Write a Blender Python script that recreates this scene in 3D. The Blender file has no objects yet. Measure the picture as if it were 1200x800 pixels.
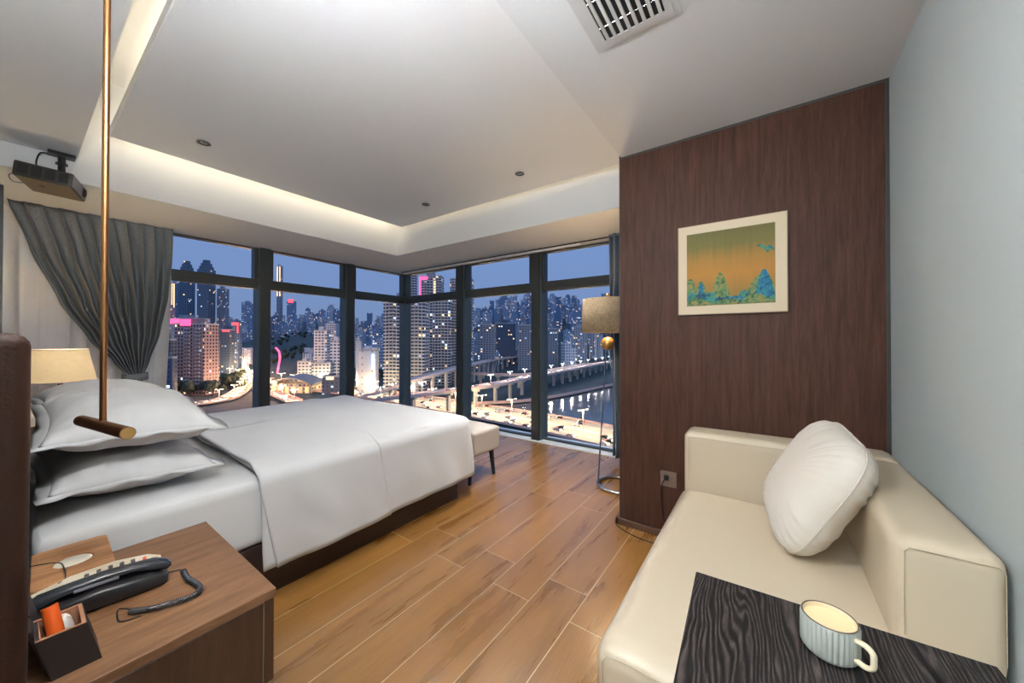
import bpy, bmesh, math, random
from mathutils import Vector, Matrix, noise
R_ = math.radians
PI = math.pi
random.seed(7)
scn = bpy.context.scene
COL = scn.collection

# ------------------------------------------------------------------ camera model
def cam_axes(yaw, p, r):
    cy, sy, cp, sp = math.cos(yaw), math.sin(yaw), math.cos(p), math.sin(p)
    f = Vector((sy*cp, cy*cp, sp)); rt = Vector((cy, -sy, 0)); dn = f.cross(rt)
    rt2 = rt*math.cos(r) + dn*math.sin(r); dn2 = -rt*math.sin(r) + dn*math.cos(r)
    return rt2, dn2, f
AX = cam_axes(R_(-35.525), R_(.4412), R_(-.0714))
FPX, CX, CY, EYE = 417.12, 600., 394.95, 1.2
def ray(u, v):
    return AX[0]*((u-CX)/FPX) + AX[1]*((v-CY)/FPX) + AX[2]
def at_z(u, v, z):
    r = ray(u, v); return r*((z-EYE)/r.z) + Vector((0, 0, EYE))
def at_d(u, v, d):
    return ray(u, v)*d + Vector((0, 0, EYE))

# ------------------------------------------------------------------ materials
def newmat(name):
    m = bpy.data.materials.new(name); m.use_nodes = True
    nt = m.node_tree; return m, nt, nt.nodes['Principled BSDF']
def N(nt, t, **kw):
    n = nt.nodes.new(t)
    for k, v in kw.items():
        if k == 'ins':
            for a, b in v.items():
                n.inputs[a].default_value = b
        else: setattr(n, k, v)
    return n
def L(nt, a, b): nt.links.new(a, b)
def M_(nt, op, a, b=None, c=None):
    n = nt.nodes.new('ShaderNodeMath'); n.operation = op
    for i, x in enumerate((a, b, c)):
        if x is None: continue
        if isinstance(x, (int, float)): n.inputs[i].default_value = x
        else: nt.links.new(x, n.inputs[i])
    return n.outputs[0]
def mixc(nt, fac, a, b):
    n = nt.nodes.new('ShaderNodeMix'); n.data_type = 'RGBA'
    if isinstance(fac, (int, float)): n.inputs[0].default_value = fac
    else: nt.links.new(fac, n.inputs[0])
    for i, x in ((6, a), (7, b)):
        if isinstance(x, tuple): n.inputs[i].default_value = (*x[:3], 1)
        else: nt.links.new(x, n.inputs[i])
    return n.outputs[2]
def plain(name, c, rough=.5, metal=0, bump=0, bscale=40, var=0, spec=.5, emit=None, es=0, coat=0, sheen=0):
    m, nt, b = newmat(name)
    b.inputs['Base Color'].default_value = (*c, 1); b.inputs['Roughness'].default_value = rough
    b.inputs['Metallic'].default_value = metal; b.inputs['Specular IOR Level'].default_value = spec
    if coat: b.inputs['Coat Weight'].default_value = coat; b.inputs['Coat Roughness'].default_value = .15
    if sheen: b.inputs['Sheen Weight'].default_value = sheen
    if emit: b.inputs['Emission Color'].default_value = (*emit, 1); b.inputs['Emission Strength'].default_value = es
    if bump or var:
        tc = N(nt, 'ShaderNodeTexCoord'); n = N(nt, 'ShaderNodeTexNoise', ins={'Scale': bscale, 'Detail': 4})
        L(nt, tc.outputs['Object'], n.inputs['Vector'])
        if bump:
            bp = N(nt, 'ShaderNodeBump', ins={'Strength': bump, 'Distance': .01}); L(nt, n.outputs[0], bp.inputs['Height']); L(nt, bp.outputs[0], b.inputs['Normal'])
        if var:
            L(nt, mixc(nt, n.outputs[0], tuple(x*(1-var) for x in c), tuple(min(1, x*(1+var)) for x in c)), b.inputs['Base Color'])
    return m
def wood(name, c1, c2, rough=.4, scale=(1, 1, 1), freq=12, bump=.05, spec=.5, fine=90):
    """grain runs along the axis with the smallest scale"""
    m, nt, b = newmat(name)
    tc = N(nt, 'ShaderNodeTexCoord'); mp = N(nt, 'ShaderNodeMapping'); mp.inputs['Scale'].default_value = scale
    L(nt, tc.outputs['Object'], mp.inputs[0])
    n1 = N(nt, 'ShaderNodeTexNoise', ins={'Scale': freq, 'Detail': 6, 'Roughness': .6, 'Distortion': .6})
    n2 = N(nt, 'ShaderNodeTexNoise', ins={'Scale': fine, 'Detail': 3, 'Roughness': .7})
    L(nt, mp.outputs[0], n1.inputs[0]); L(nt, mp.outputs[0], n2.inputs[0])
    s = M_(nt, 'ADD', M_(nt, 'MULTIPLY', n1.outputs[0], .65), M_(nt, 'MULTIPLY', n2.outputs[0], .35))
    cr = N(nt, 'ShaderNodeValToRGB'); cr.color_ramp.elements[0].position = .36; cr.color_ramp.elements[1].position = .66
    cr.color_ramp.elements[0].color = (*c1, 1); cr.color_ramp.elements[1].color = (*c2, 1)
    L(nt, s, cr.inputs[0]); L(nt, cr.outputs[0], b.inputs['Base Color'])
    b.inputs['Roughness'].default_value = rough; b.inputs['Specular IOR Level'].default_value = spec
    bp = N(nt, 'ShaderNodeBump', ins={'Strength': bump, 'Distance': .004}); L(nt, s, bp.inputs['Height']); L(nt, bp.outputs[0], b.inputs['Normal'])
    return m
def weave(name, c1, c2, scale, rough=.9, trans=0, emit=0, bump=.3):
    m, nt, b = newmat(name)
    tc = N(nt, 'ShaderNodeTexCoord')
    n = []
    for sc in ((scale, scale, scale*.06), (scale*.1, scale*.1, scale)):
        mp = N(nt, 'ShaderNodeMapping'); mp.inputs['Scale'].default_value = sc; L(nt, tc.outputs['Object'], mp.inputs[0])
        q = N(nt, 'ShaderNodeTexNoise', ins={'Scale': 1, 'Detail': 2}); L(nt, mp.outputs[0], q.inputs[0]); n.append(q.outputs[0])
    s = M_(nt, 'MULTIPLY', M_(nt, 'ADD', n[0], n[1]), .5)
    cr = N(nt, 'ShaderNodeValToRGB'); cr.color_ramp.elements[0].position = .38; cr.color_ramp.elements[1].position = .62
    cr.color_ramp.elements[0].color = (*c1, 1); cr.color_ramp.elements[1].color = (*c2, 1)
    L(nt, s, cr.inputs[0]); L(nt, cr.outputs[0], b.inputs['Base Color']); b.inputs['Roughness'].default_value = rough
    b.inputs['Specular IOR Level'].default_value = .2
    if bump:
        bp = N(nt, 'ShaderNodeBump', ins={'Strength': bump, 'Distance': .002}); L(nt, s, bp.inputs['Height']); L(nt, bp.outputs[0], b.inputs['Normal'])
    if emit:
        L(nt, cr.outputs[0], b.inputs['Emission Color']); b.inputs['Emission Strength'].default_value = emit
    if trans:
        out = nt.nodes['Material Output']; t = N(nt, 'ShaderNodeBsdfTranslucent'); L(nt, cr.outputs[0], t.inputs[0])
        mx = N(nt, 'ShaderNodeMixShader', ins={0: trans}); L(nt, b.outputs[0], mx.inputs[1]); L(nt, t.outputs[0], mx.inputs[2]); L(nt, mx.outputs[0], out.inputs[0])
    return m

def floor_mat():
    m, nt, b = newmat('wood_look_floor_tile')
    tc = N(nt, 'ShaderNodeTexCoord'); sp = N(nt, 'ShaderNodeSeparateXYZ'); L(nt, tc.outputs['Object'], sp.inputs[0])
    X, Y = sp.outputs[0], sp.outputs[1]
    W, LEN = .2065, 1.003
    u = M_(nt, 'DIVIDE', M_(nt, 'ADD', X, .687), W); iu = M_(nt, 'FLOOR', u); fu = M_(nt, 'SUBTRACT', u, iu)
    odd = M_(nt, 'ABSOLUTE', M_(nt, 'MODULO', iu, 2))        # 1 on odd columns
    off = M_(nt, 'ADD', M_(nt, 'MULTIPLY', odd, .19), 1.385)
    v = M_(nt, 'DIVIDE', M_(nt, 'SUBTRACT', Y, off), LEN); iv = M_(nt, 'FLOOR', v); fv = M_(nt, 'SUBTRACT', v, iv)
    du = M_(nt, 'MULTIPLY', M_(nt, 'MINIMUM', fu, M_(nt, 'SUBTRACT', 1., fu)), W)
    dv = M_(nt, 'MULTIPLY', M_(nt, 'MINIMUM', fv, M_(nt, 'SUBTRACT', 1., fv)), LEN)
    d = M_(nt, 'MINIMUM', du, dv); gr = M_(nt, 'LESS_THAN', d, .0019)
    cell = N(nt, 'ShaderNodeCombineXYZ'); L(nt, iu, cell.inputs[0]); L(nt, iv, cell.inputs[1])
    wn = N(nt, 'ShaderNodeTexWhiteNoise', noise_dimensions='3D'); L(nt, cell.outputs[0], wn.inputs[0])
    # grain, shifted per plank
    vm = N(nt, 'ShaderNodeVectorMath', operation='MULTIPLY_ADD'); L(nt, wn.outputs['Color'], vm.inputs[0]); vm.inputs[1].default_value = (30, 30, 30); L(nt, tc.outputs['Object'], vm.inputs[2])
    mp = N(nt, 'ShaderNodeMapping'); mp.inputs['Scale'].default_value = (11, 1.5, 1); L(nt, vm.outputs[0], mp.inputs[0])
    n1 = N(nt, 'ShaderNodeTexNoise', ins={'Scale': .9, 'Detail': 5, 'Roughness': .48, 'Distortion': .5}); L(nt, mp.outputs[0], n1.inputs[0])
    mp2 = N(nt, 'ShaderNodeMapping'); mp2.inputs['Scale'].default_value = (90, 5, 1); L(nt, vm.outputs[0], mp2.inputs[0])
    n2 = N(nt, 'ShaderNodeTexNoise', ins={'Scale': 1.5, 'Detail': 3}); L(nt, mp2.outputs[0], n2.inputs[0])
    s = M_(nt, 'ADD', M_(nt, 'MULTIPLY', n1.outputs[0], .75), M_(nt, 'MULTIPLY', n2.outputs[0], .25))
    cr = N(nt, 'ShaderNodeValToRGB'); e = cr.color_ramp.elements
    e[0].position = .28; e[0].color = (.185, .080, .017, 1); e[1].position = .70; e[1].color = (.39, .185, .044, 1)
    q = e.new(.48); q.color = (.270, .120, .026, 1)
    L(nt, s, cr.inputs[0])
    hs = N(nt, 'ShaderNodeHueSaturation'); L(nt, cr.outputs[0], hs.inputs['Color']); L(nt, M_(nt, 'ADD', M_(nt, 'MULTIPLY', wn.outputs[0], .3), .85), hs.inputs['Value'])
    L(nt, mixc(nt, gr, hs.outputs[0], (.62, .50, .33)), b.inputs['Base Color'])
    L(nt, M_(nt, 'ADD', M_(nt, 'MULTIPLY', s, .2), .19), b.inputs['Roughness']); b.inputs['Specular IOR Level'].default_value = .8; b.inputs['Coat Weight'].default_value = .28; b.inputs['Coat Roughness'].default_value = .22
    bp = N(nt, 'ShaderNodeBump', ins={'Strength': .12, 'Distance': .003}); L(nt, M_(nt, 'SUBTRACT', s, M_(nt, 'MULTIPLY', gr, .5)), bp.inputs['Height']); L(nt, bp.outputs[0], b.inputs['Normal'])
    return m

def facade(name, cw, ch, wx, wz, wcol, lit, es, band=0., sidewalls=True):
    """walls with rows of panes; the wall colour is the object's own colour"""
    m, nt, b = newmat(name)
    tc = N(nt, 'ShaderNodeTexCoord'); sp = N(nt, 'ShaderNodeSeparateXYZ'); L(nt, tc.outputs['Object'], sp.inputs[0])
    sn = N(nt, 'ShaderNodeSeparateXYZ'); L(nt, tc.outputs['Normal'], sn.inputs[0])
    oi = N(nt, 'ShaderNodeObjectInfo')
    side = M_(nt, 'GREATER_THAN', M_(nt, 'ABSOLUTE', sn.outputs[0]), .5)
    top = M_(nt, 'GREATER_THAN', M_(nt, 'ABSOLUTE', sn.outputs[2]), .5)
    h = M_(nt, 'ADD', M_(nt, 'MULTIPLY', side, sp.outputs[1]), M_(nt, 'MULTIPLY', M_(nt, 'SUBTRACT', 1., side), sp.outputs[0]))
    u = M_(nt, 'DIVIDE', M_(nt, 'ADD', h, 500.), cw); v = M_(nt, 'DIVIDE', M_(nt, 'ADD', sp.outputs[2], 300.), ch)
    iu, iv = M_(nt, 'FLOOR', u), M_(nt, 'FLOOR', v); fu, fv = M_(nt, 'FRACT', u), M_(nt, 'FRACT', v)
    win = M_(nt, 'MULTIPLY', M_(nt, 'LESS_THAN', fu, wx), M_(nt, 'LESS_THAN', fv, wz))
    win = M_(nt, 'MULTIPLY', win, M_(nt, 'SUBTRACT', 1., top))
    c = N(nt, 'ShaderNodeCombineXYZ'); L(nt, M_(nt, 'ADD', iu, M_(nt, 'MULTIPLY', side, 77.)), c.inputs[0]); L(nt, iv, c.inputs[1]); L(nt, M_(nt, 'MULTIPLY', oi.outputs['Random'], 50.), c.inputs[2])
    wn = N(nt, 'ShaderNodeTexWhiteNoise', noise_dimensions='3D'); L(nt, c.outputs[0], wn.inputs[0])
    on = M_(nt, 'MULTIPLY', win, M_(nt, 'GREATER_THAN', wn.outputs[0], 1-lit))
    wall = oi.outputs['Color']
    if band:
        wall = mixc(nt, M_(nt, 'MULTIPLY', M_(nt, 'GREATER_THAN', fv, 1-band), M_(nt, 'SUBTRACT', 1., top)), wall, (.50, .51, .54))
    L(nt, mixc(nt, win, wall, wcol), b.inputs['Base Color'])
    L(nt, M_(nt, 'SUBTRACT', .85, M_(nt, 'MULTIPLY', win, .6)), b.inputs['Roughness'])
    sc = N(nt, 'ShaderNodeSeparateColor'); L(nt, wn.outputs['Color'], sc.inputs[0])
    ec = mixc(nt, M_(nt, 'GREATER_THAN', sc.outputs[1], .6), (1, .62, .28), (.62, .78, 1))
    L(nt, ec, b.inputs['Emission Color']); L(nt, M_(nt, 'MULTIPLY', M_(nt, 'MULTIPLY', on, es), M_(nt, 'ADD', .3, sc.outputs[2])), b.inputs['Emission Strength'])
    return m

MT = {}
MT['ceil'] = plain('matt_white_ceiling_paint', (.86, .87, .88), .9, bump=.02, bscale=200)
MT['ceil_low'] = plain('matt_grey_white_ceiling_paint', (.80, .81, .82), .9, bump=.02, bscale=200)
MT['fascia'] = plain('satin_white_paint', (.88, .88, .87), .85)
MT['wall'] = plain('pale_cool_grey_wall_paint', (.50, .57, .58), .85, bump=.04, bscale=300)
MT['panel'] = wood('dark_walnut_veneer', (.038, .0145, .009), (.092, .038, .024), .55, (9, 9, .55), 6, .04, .2, 30)
MT['base_trim'] = plain('brown_skirting', (.11, .058, .035), .4)
MT['floor'] = floor_mat()
MT['frame'] = plain('charcoal_aluminium', (.042, .047, .047), .42, .25)
MT['frame2'] = plain('grey_green_aluminium', (.10, .125, .125), .45, .25)
MT['sill'] = plain('white_stone_sill', (.78, .78, .76), .3, var=.04, bscale=8)
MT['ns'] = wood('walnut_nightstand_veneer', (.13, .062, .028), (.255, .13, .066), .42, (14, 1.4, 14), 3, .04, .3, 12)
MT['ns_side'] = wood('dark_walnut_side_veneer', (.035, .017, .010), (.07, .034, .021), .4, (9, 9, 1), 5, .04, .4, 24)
MT['groove'] = plain('light_edge_banding', (.30, .20, .14), .5)
MT['hb'] = plain('brown_leather_headboard', (.024, .009, .005), .6, spec=.15, bump=.1, bscale=250)
MT['bedbase'] = wood('espresso_bed_base', (.018, .009, .008), (.036, .018, .014), .35, (1, .5, 6), 6, .02)
MT['sheet'] = plain('white_cotton_sheet', (.74, .74, .74), .9, bump=.04, bscale=30, sheen=.2)
MT['duvet'] = plain('white_sateen_duvet', (.67, .67, .675), .75, bump=.03, bscale=14, sheen=.2)
MT['pillow'] = plain('white_cotton_pillowcase', (.71, .70, .69), .9, bump=.10, bscale=9, sheen=.2)
MT['leather'] = plain('cream_leather', (.70, .595, .44), .42, bump=.06, bscale=350, coat=.08)
MT['stitch'] = plain('cream_stitching', (.52, .42, .29), .7)
MT['cush'] = plain('ivory_satin_cushion', (.83, .77, .68), .55, bump=.04, bscale=20, sheen=.2)
MT['bench'] = plain('grey_beige_bench_upholstery', (.55, .50, .45), .7, bump=.08, bscale=220)
MT['darkleg'] = plain('navy_black_painted_wood', (.012, .016, .03), .35)
MT['curtain'] = weave('charcoal_grey_curtain_linen', (.17, .185, .20), (.30, .32, .345), 700, bump=.2)
MT['curtain2'] = weave('blue_grey_curtain_linen', (.11, .14, .19), (.19, .23, .30), 700, bump=.2)
MT['sheer'] = weave('white_sheer_voile', (.84, .82, .78), (.90, .88, .84), 500, trans=.12, bump=.1)
MT['shade_warm'] = weave('lit_linen_lampshade', (.80, .56, .28), (.90, .67, .38), 260, emit=.60)
MT['shade_trim'] = plain('pale_shade_trim', (.75, .73, .66), .8)
MT['shade_floor'] = weave('grey_brown_linen_lampshade', (.16, .115, .07), (.36, .27, .17), 420, emit=.12)
MT['brass'] = plain('brushed_brass', (.62, .36, .13), .28, 1)
MT['bronze'] = plain('bronze_brown_metal', (.36, .17, .07), .33, 1)
MT['steel'] = plain('brushed_steel_blue', (.16, .22, .32), .3, .9)
MT['chrome'] = plain('satin_chrome', (.5, .5, .52), .25, 1)
MT['gold'] = plain('gold_sphere', (.62, .38, .14), .35, .8)
MT['black'] = plain('black_plastic', (.012, .012, .014), .35)
MT['handset'] = plain('grey_glossy_plastic', (.030, .034, .042), .22)
MT['cream_p'] = plain('cream_plastic', (.72, .66, .52), .35)
MT['white_p'] = plain('white_plastic', (.75, .74, .70), .4)
MT['orange'] = plain('orange_plastic', (.75, .11, .012), .4)
MT['red'] = plain('red_plastic', (.5, .02, .03), .4)
MT['boxwood'] = wood('walnut_box_wood', (.24, .10, .036), (.58, .31, .15), .5, (20, 1.5, 20), 2, .04, .25, 7)
MT['inset'] = plain('ivory_inset_disc', (.86, .82, .70), .5)
MT['holder'] = plain('dark_brown_leatherette', (.014, .008, .007), .5, bump=.08, bscale=300)
MT['holder_in'] = plain('tan_suede_lining', (.34, .16, .09), .8)
def table_wood():
    m, nt, b = newmat('black_open_grain_ash')
    tc = N(nt, 'ShaderNodeTexCoord'); mp = N(nt, 'ShaderNodeMapping'); mp.inputs['Scale'].default_value = (1, .17, 1); L(nt, tc.outputs['Object'], mp.inputs[0])
    n = N(nt, 'ShaderNodeTexNoise', ins={'Scale': 14, 'Detail': 3, 'Roughness': .5}); L(nt, mp.outputs[0], n.inputs[0])
    n2 = N(nt, 'ShaderNodeTexNoise', ins={'Scale': 150, 'Detail': 3, 'Roughness': .6}); L(nt, mp.outputs[0], n2.inputs[0])
    sp = N(nt, 'ShaderNodeSeparateXYZ'); L(nt, tc.outputs['Object'], sp.inputs[0])
    ph_ = M_(nt, 'ADD', M_(nt, 'MULTIPLY', sp.outputs[0], 900.), M_(nt, 'MULTIPLY', n.outputs[0], 85.))
    w = M_(nt, 'MULTIPLY', M_(nt, 'ADD', M_(nt, 'SINE', ph_), 1.), .5)
    v = M_(nt, 'MULTIPLY', M_(nt, 'POWER', w, 2.2), M_(nt, 'POWER', M_(nt, 'MULTIPLY', n2.outputs[0], 1.8), 2.))
    L(nt, mixc(nt, v, (.0035, .0028, .003), (.062, .048, .044)), b.inputs['Base Color']); b.inputs['Roughness'].default_value = .5; b.inputs['Specular IOR Level'].default_value = .3
    bp = N(nt, 'ShaderNodeBump', ins={'Strength': .5, 'Distance': .002}); L(nt, v, bp.inputs['Height']); L(nt, bp.outputs[0], b.inputs['Normal'])
    return m
MT['table'] = table_wood()
MT['tableedge'] = plain('black_lacquer_edge', (.02, .014, .012), .35)
MT['mug'] = plain('pale_grey_green_glaze', (.47, .50, .45), .35, coat=.3)
MT['mug_in'] = plain('cream_inner_glaze', (.85, .74, .52), .35)
MT['mug_rim'] = plain('dark_unglazed_rim', (.12, .09, .07), .5)
MT['coffee'] = plain('milky_drink', (.85, .66, .38), .4)
MT['plate'] = plain('bronze_socket_plate', (.24, .17, .14), .35, .3)
MT['pj'] = plain('dark_brown_projector_shell', (.030, .024, .020), .5)
MT['pj_under'] = plain('olive_brown_projector_underside', (.16, .125, .075), .55)
MT['pj_grille'] = plain('black_grille', (.008, .008, .008), .6)
MT['pj_face'] = plain('silver_grey_projector_face', (.20, .20, .24), .4)
MT['vent'] = plain('white_vent_metal', (.66, .66, .66), .5)
MT['void'] = plain('dark_duct', (.01, .01, .012), .9)
MT['spotring'] = plain('dark_grey_downlight_ring', (.05, .05, .05), .4, .5)
MT['paper'] = plain('cream_picture_mount', (.86, .72, .52), .8)
MT['pframe'] = plain('pale_oak_frame_edge', (.55, .42, .28), .5)
MT['led'] = plain('warm_led_tape', (1, .9, .7), .5, emit=(1, .80, .50), es=3)

def glass_mat():
    m, nt, b = newmat('window_glass'); nt.nodes.remove(b)
    out = nt.nodes['Material Output']; t = N(nt, 'ShaderNodeBsdfTransparent'); t.inputs[0].default_value = (.95, .97, .98, 1)
    g = N(nt, 'ShaderNodeBsdfGlossy'); g.inputs['Roughness'].default_value = .02; g.inputs[0].default_value = (.9, .95, 1, 1)
    lw = N(nt, 'ShaderNodeLayerWeight', ins={0: .12}); mx = N(nt, 'ShaderNodeMixShader')
    L(nt, M_(nt, 'MULTIPLY', lw.outputs['Fresnel'], .35), mx.inputs[0]); L(nt, t.outputs[0], mx.inputs[1]); L(nt, g.outputs[0], mx.inputs[2]); L(nt, mx.outputs[0], out.inputs[0])
    return m
MT['glass'] = glass_mat()

def painting_mat():
    m, nt, b = newmat('green_and_ochre_landscape_print')
    tc = N(nt, 'ShaderNodeTexCoord'); sp = N(nt, 'ShaderNodeSeparateXYZ'); L(nt, tc.outputs['Object'], sp.inputs[0])
    v = sp.outputs[2]                                             # metres above the print's foot, 0..0.42
    st = N(nt, 'ShaderNodeMapping'); st.inputs['Scale'].default_value = (60, 1, 2); L(nt, tc.outputs['Object'], st.inputs[0])
    ns = N(nt, 'ShaderNodeTexNoise', ins={'Scale': 1, 'Detail': 3}); L(nt, st.outputs[0], ns.inputs[0])
    cr = N(nt, 'ShaderNodeValToRGB'); e = cr.color_ramp.elements
    e[0].position = 0; e[0].color = (.25, .17, .05, 1); e[1].position = 1; e[1].color = (.15, .135, .045, 1)
    q = e.new(.42); q.color = (.50, .24, .055, 1); q = e.new(.62); q.color = (.40, .22, .055, 1); q = e.new(.78); q.color = (.19, .16, .05, 1)
    L(nt, M_(nt, 'ADD', M_(nt, 'DIVIDE', v, .42), M_(nt, 'MULTIPLY', M_(nt, 'SUBTRACT', ns.outputs[0], .5), .22)), cr.inputs[0])
    L(nt, cr.outputs[0], b.inputs['Base Color']); b.inputs['Roughness'].default_value = .8
    return m
MT['print'] = painting_mat()
def hill_mat(name, c1, c2, c3):
    m, nt, b = newmat(name)
    tc = N(nt, 'ShaderNodeTexCoord'); n = N(nt, 'ShaderNodeTexNoise', ins={'Scale': 34, 'Detail': 5, 'Distortion': 1.5}); L(nt, tc.outputs['Object'], n.inputs[0])
    cr = N(nt, 'ShaderNodeValToRGB'); e = cr.color_ramp.elements; e[0].position = .36; e[0].color = (*c1, 1); e[1].position = .64; e[1].color = (*c3, 1)
    q = e.new(.5); q.color = (*c2, 1); L(nt, n.outputs[0], cr.inputs[0]); L(nt, cr.outputs[0], b.inputs['Base Color']); b.inputs['Roughness'].default_value = .8
    return m
MT['hill_a'] = hill_mat('teal_painted_hills', (.02, .06, .07), (.03, .20, .24), (.12, .30, .12))
MT['hill_b'] = hill_mat('green_painted_hills', (.05, .09, .03), (.12, .26, .12), (.42, .26, .07))
MT['hill_c'] = hill_mat('blue_painted_hills', (.01, .05, .10), (.02, .16, .32), (.05, .28, .26))

# ------------------------------------------------------------------ mesh helpers
def BM(): return bmesh.new()
def add_box(bm, x0, x1, y0, y1, z0, z1, mi=0):
    vs = [bm.verts.new(p) for p in ((x0,y0,z0),(x1,y0,z0),(x1,y1,z0),(x0,y1,z0),(x0,y0,z1),(x1,y0,z1),(x1,y1,z1),(x0,y1,z1))]
    fs = []
    for f in ((0,3,2,1),(4,5,6,7),(0,1,5,4),(1,2,6,5),(2,3,7,6),(3,0,4,7)):
        q = bm.faces.new([vs[i] for i in f]); q.material_index = mi; fs.append(q)
    return vs
def bbox_bm(x0, x1, y0, y1, z0, z1, bev=0, seg=3):
    bm = BM(); add_box(bm, x0, x1, y0, y1, z0, z1)
    if bev: bmesh.ops.bevel(bm, geom=bm.edges[:], offset=bev, segments=seg, profile=.5, affect='EDGES')
    return bm
def ring(bm, c, a, b, r, n, r2=None):
    r2 = r2 or r
    return [bm.verts.new(c + a*(math.cos(2*PI*i/n)*r) + b*(math.sin(2*PI*i/n)*r2)) for i in range(n)]
def skin(bm, rings, cap=True, closed=False, mi=0):
    n = len(rings[0])
    pairs = list(zip(rings, rings[1:])) + ([(rings[-1], rings[0])] if closed else [])
    for A, B in pairs:
        for i in range(n):
            f = bm.faces.new((A[i], A[(i+1) % n], B[(i+1) % n], B[i])); f.material_index = mi
    if cap and not closed:
        bm.faces.new(list(reversed(rings[0]))).material_index = mi; bm.faces.new(rings[-1]).material_index = mi
def add_tube(bm, pts, r, n=12, closed=False, mi=0, rfun=None):
    pts = [Vector(p) for p in pts]; rings = []; up = None
    m = len(pts)
    for i, p in enumerate(pts):
        if closed: t = pts[(i+1) % m] - pts[i-1]
        else: t = pts[min(i+1, m-1)] - pts[max(i-1, 0)]
        t.normalize()
        if up is None:
            up = Vector((0, 0, 1)) if abs(t.z) < .9 else Vector((1, 0, 0))
        a = up.cross(t)
        if a.length < 1e-5: a = Vector((1, 0, 0)).cross(t)
        a.normalize(); b = t.cross(a); up = b
        rr = rfun(i/(m-1)) if rfun else r
        rings.append(ring(bm, p, a, b, rr, n))
    skin(bm, rings, not closed, closed, mi)
def add_lathe(bm, prof, c=(0, 0, 0), n=32, mi=0, cap=True, flute=0, fl=0):
    rings = []
    for r, z in prof:
        rs = []
        for i in range(n):
            a = 2*PI*i/n; q = r
            rs.append(bm.verts.new((c[0]+q*math.cos(a), c[1]+q*math.sin(a), c[2]+z)))
        rings.append(rs)
    skin(bm, rings, cap, False, mi)
def smooth_path(pts, k=6):
    P = [Vector(p) for p in pts]; out = []
    for i in range(len(P)-1):
        p0, p1, p2, p3 = P[max(i-1, 0)], P[i], P[i+1], P[min(i+2, len(P)-1)]
        for j in range(k):
            t = j/k
            out.append(.5*((2*p1) + (p2-p0)*t + (2*p0-5*p1+4*p2-p3)*t*t + (3*p1-p0-3*p2+p3)*t**3))
    out.append(P[-1]); return out
def grid_surface(bm, fn, nu, nv, closeu=False):
    V = [[bm.verts.new(fn(i/(nu-1), j/(nv-1))) for j in range(nv)] for i in range(nu)]
    for i in range(nu-1):
        for j in range(nv-1):
            bm.faces.new((V[i][j], V[i+1][j], V[i+1][j+1], V[i][j+1]))
    return V
ORG = {}
def obj(name, bm, mat, parent=None, smooth=False, local=False, loc=None):
    """one mesh object; coordinates are world unless local; parts are stored relative to their thing's base"""
    if parent is not None and not local:
        bmesh.ops.translate(bm, vec=-ORG[parent.name], verts=bm.verts)
    elif loc is not None and not local:
        bmesh.ops.translate(bm, vec=-Vector(loc), verts=bm.verts)
    bmesh.ops.recalc_face_normals(bm, faces=bm.faces)
    me = bpy.data.meshes.new(name); bm.to_mesh(me); bm.free()
    for m in (mat if isinstance(mat, (list, tuple)) else [mat]): me.materials.append(m)
    if smooth:
        me.polygons.foreach_set('use_smooth', [True]*len(me.polygons))
        if smooth != 'all':
            me.set_sharp_from_angle(angle=R_(38))
    o = bpy.data.objects.new(name, me); COL.objects.link(o)
    if parent is not None:
        o.parent = parent; ORG[o.name] = ORG[parent.name]
    else:
        if loc is not None: o.location = loc
        ORG[o.name] = Vector(loc) if loc is not None else Vector((0, 0, 0))
    return o
def thing(name, label, cat, loc=(0, 0, 0), group=None, rotz=0):
    o = bpy.data.objects.new(name, None); COL.objects.link(o); o.location = loc; o.rotation_euler = (0, 0, rotz)
    o['label'] = label; o['category'] = cat
    if group: o['group'] = group
    ORG[o.name] = Vector(loc); return o
def tag(o, label, cat, group=None, kind=None):
    o['label'] = label; o['category'] = cat
    if group: o['group'] = group
    if kind: o['kind'] = kind
    return o
def struct(name, bm, mat, label=None, parent=None, smooth=False):
    o = obj(name, bm, mat, parent, smooth)
    if parent is None:
        o['kind'] = 'structure'
        if label: o['label'] = label
    return o
def dup(root, loc=None, rotz=None, label=None, group=None, scale=None, color=None):
    r = root.copy(); COL.objects.link(r)
    if loc is not None: r.location = loc
    if rotz is not None: r.rotation_euler = (0, 0, rotz)
    if scale: r.scale = scale
    if label: r['label'] = label
    if group: r['group'] = group
    if color: r.color = color
    for ch in list(root.children):
        c = ch.copy(); COL.objects.link(c); c.parent = r
        if color: c.color = color
        for g in ch.children:
            d = g.copy(); COL.objects.link(d); d.parent = c
    return r

# ================================================================== ROOM SHELL
XR, YP, XP = .461, 2.317, -.785          # right wall, wood panel wall, its free edge
XG, YG = -4.80, 3.72                       # glass planes
ZL, ZM, ZT, ZW = 2.40, 2.55, 3.00, 2.25     # low ceiling, floating panel, true ceiling, window soffit
bm = BM(); add_box(bm, -4.95, XR+.15, -3.2, 3.9, -.15, 0)
struct('floor', bm, MT['floor'], 'wood look tile floor in long brown planks')
bm = BM(); add_box(bm, XR, XR+.15, -3.2, YP+.1, 0, ZT); struct('wall_right', bm, MT['wall'], 'plain pale grey wall behind the sofa')
bm = BM(); add_box(bm, XP+.006, XR, YP, 3.9, 0, ZT); struct('wall_back', bm, MT['panel'], 'dark walnut panelled wall block beside the window')
bm = BM(); add_box(bm, XP, XP+.006, YP-.002, 3.6, 0.0, ZM+.05); struct('trim_1', bm, MT['frame'], 'thin dark edge strip at the free corner of the walnut wall')
bm = BM(); add_box(bm, XR-.013, XR, YP-.003, YP, .0, ZL); struct('trim_2', bm, MT['frame'], 'thin black shadow strip between walnut wall and grey wall')
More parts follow.
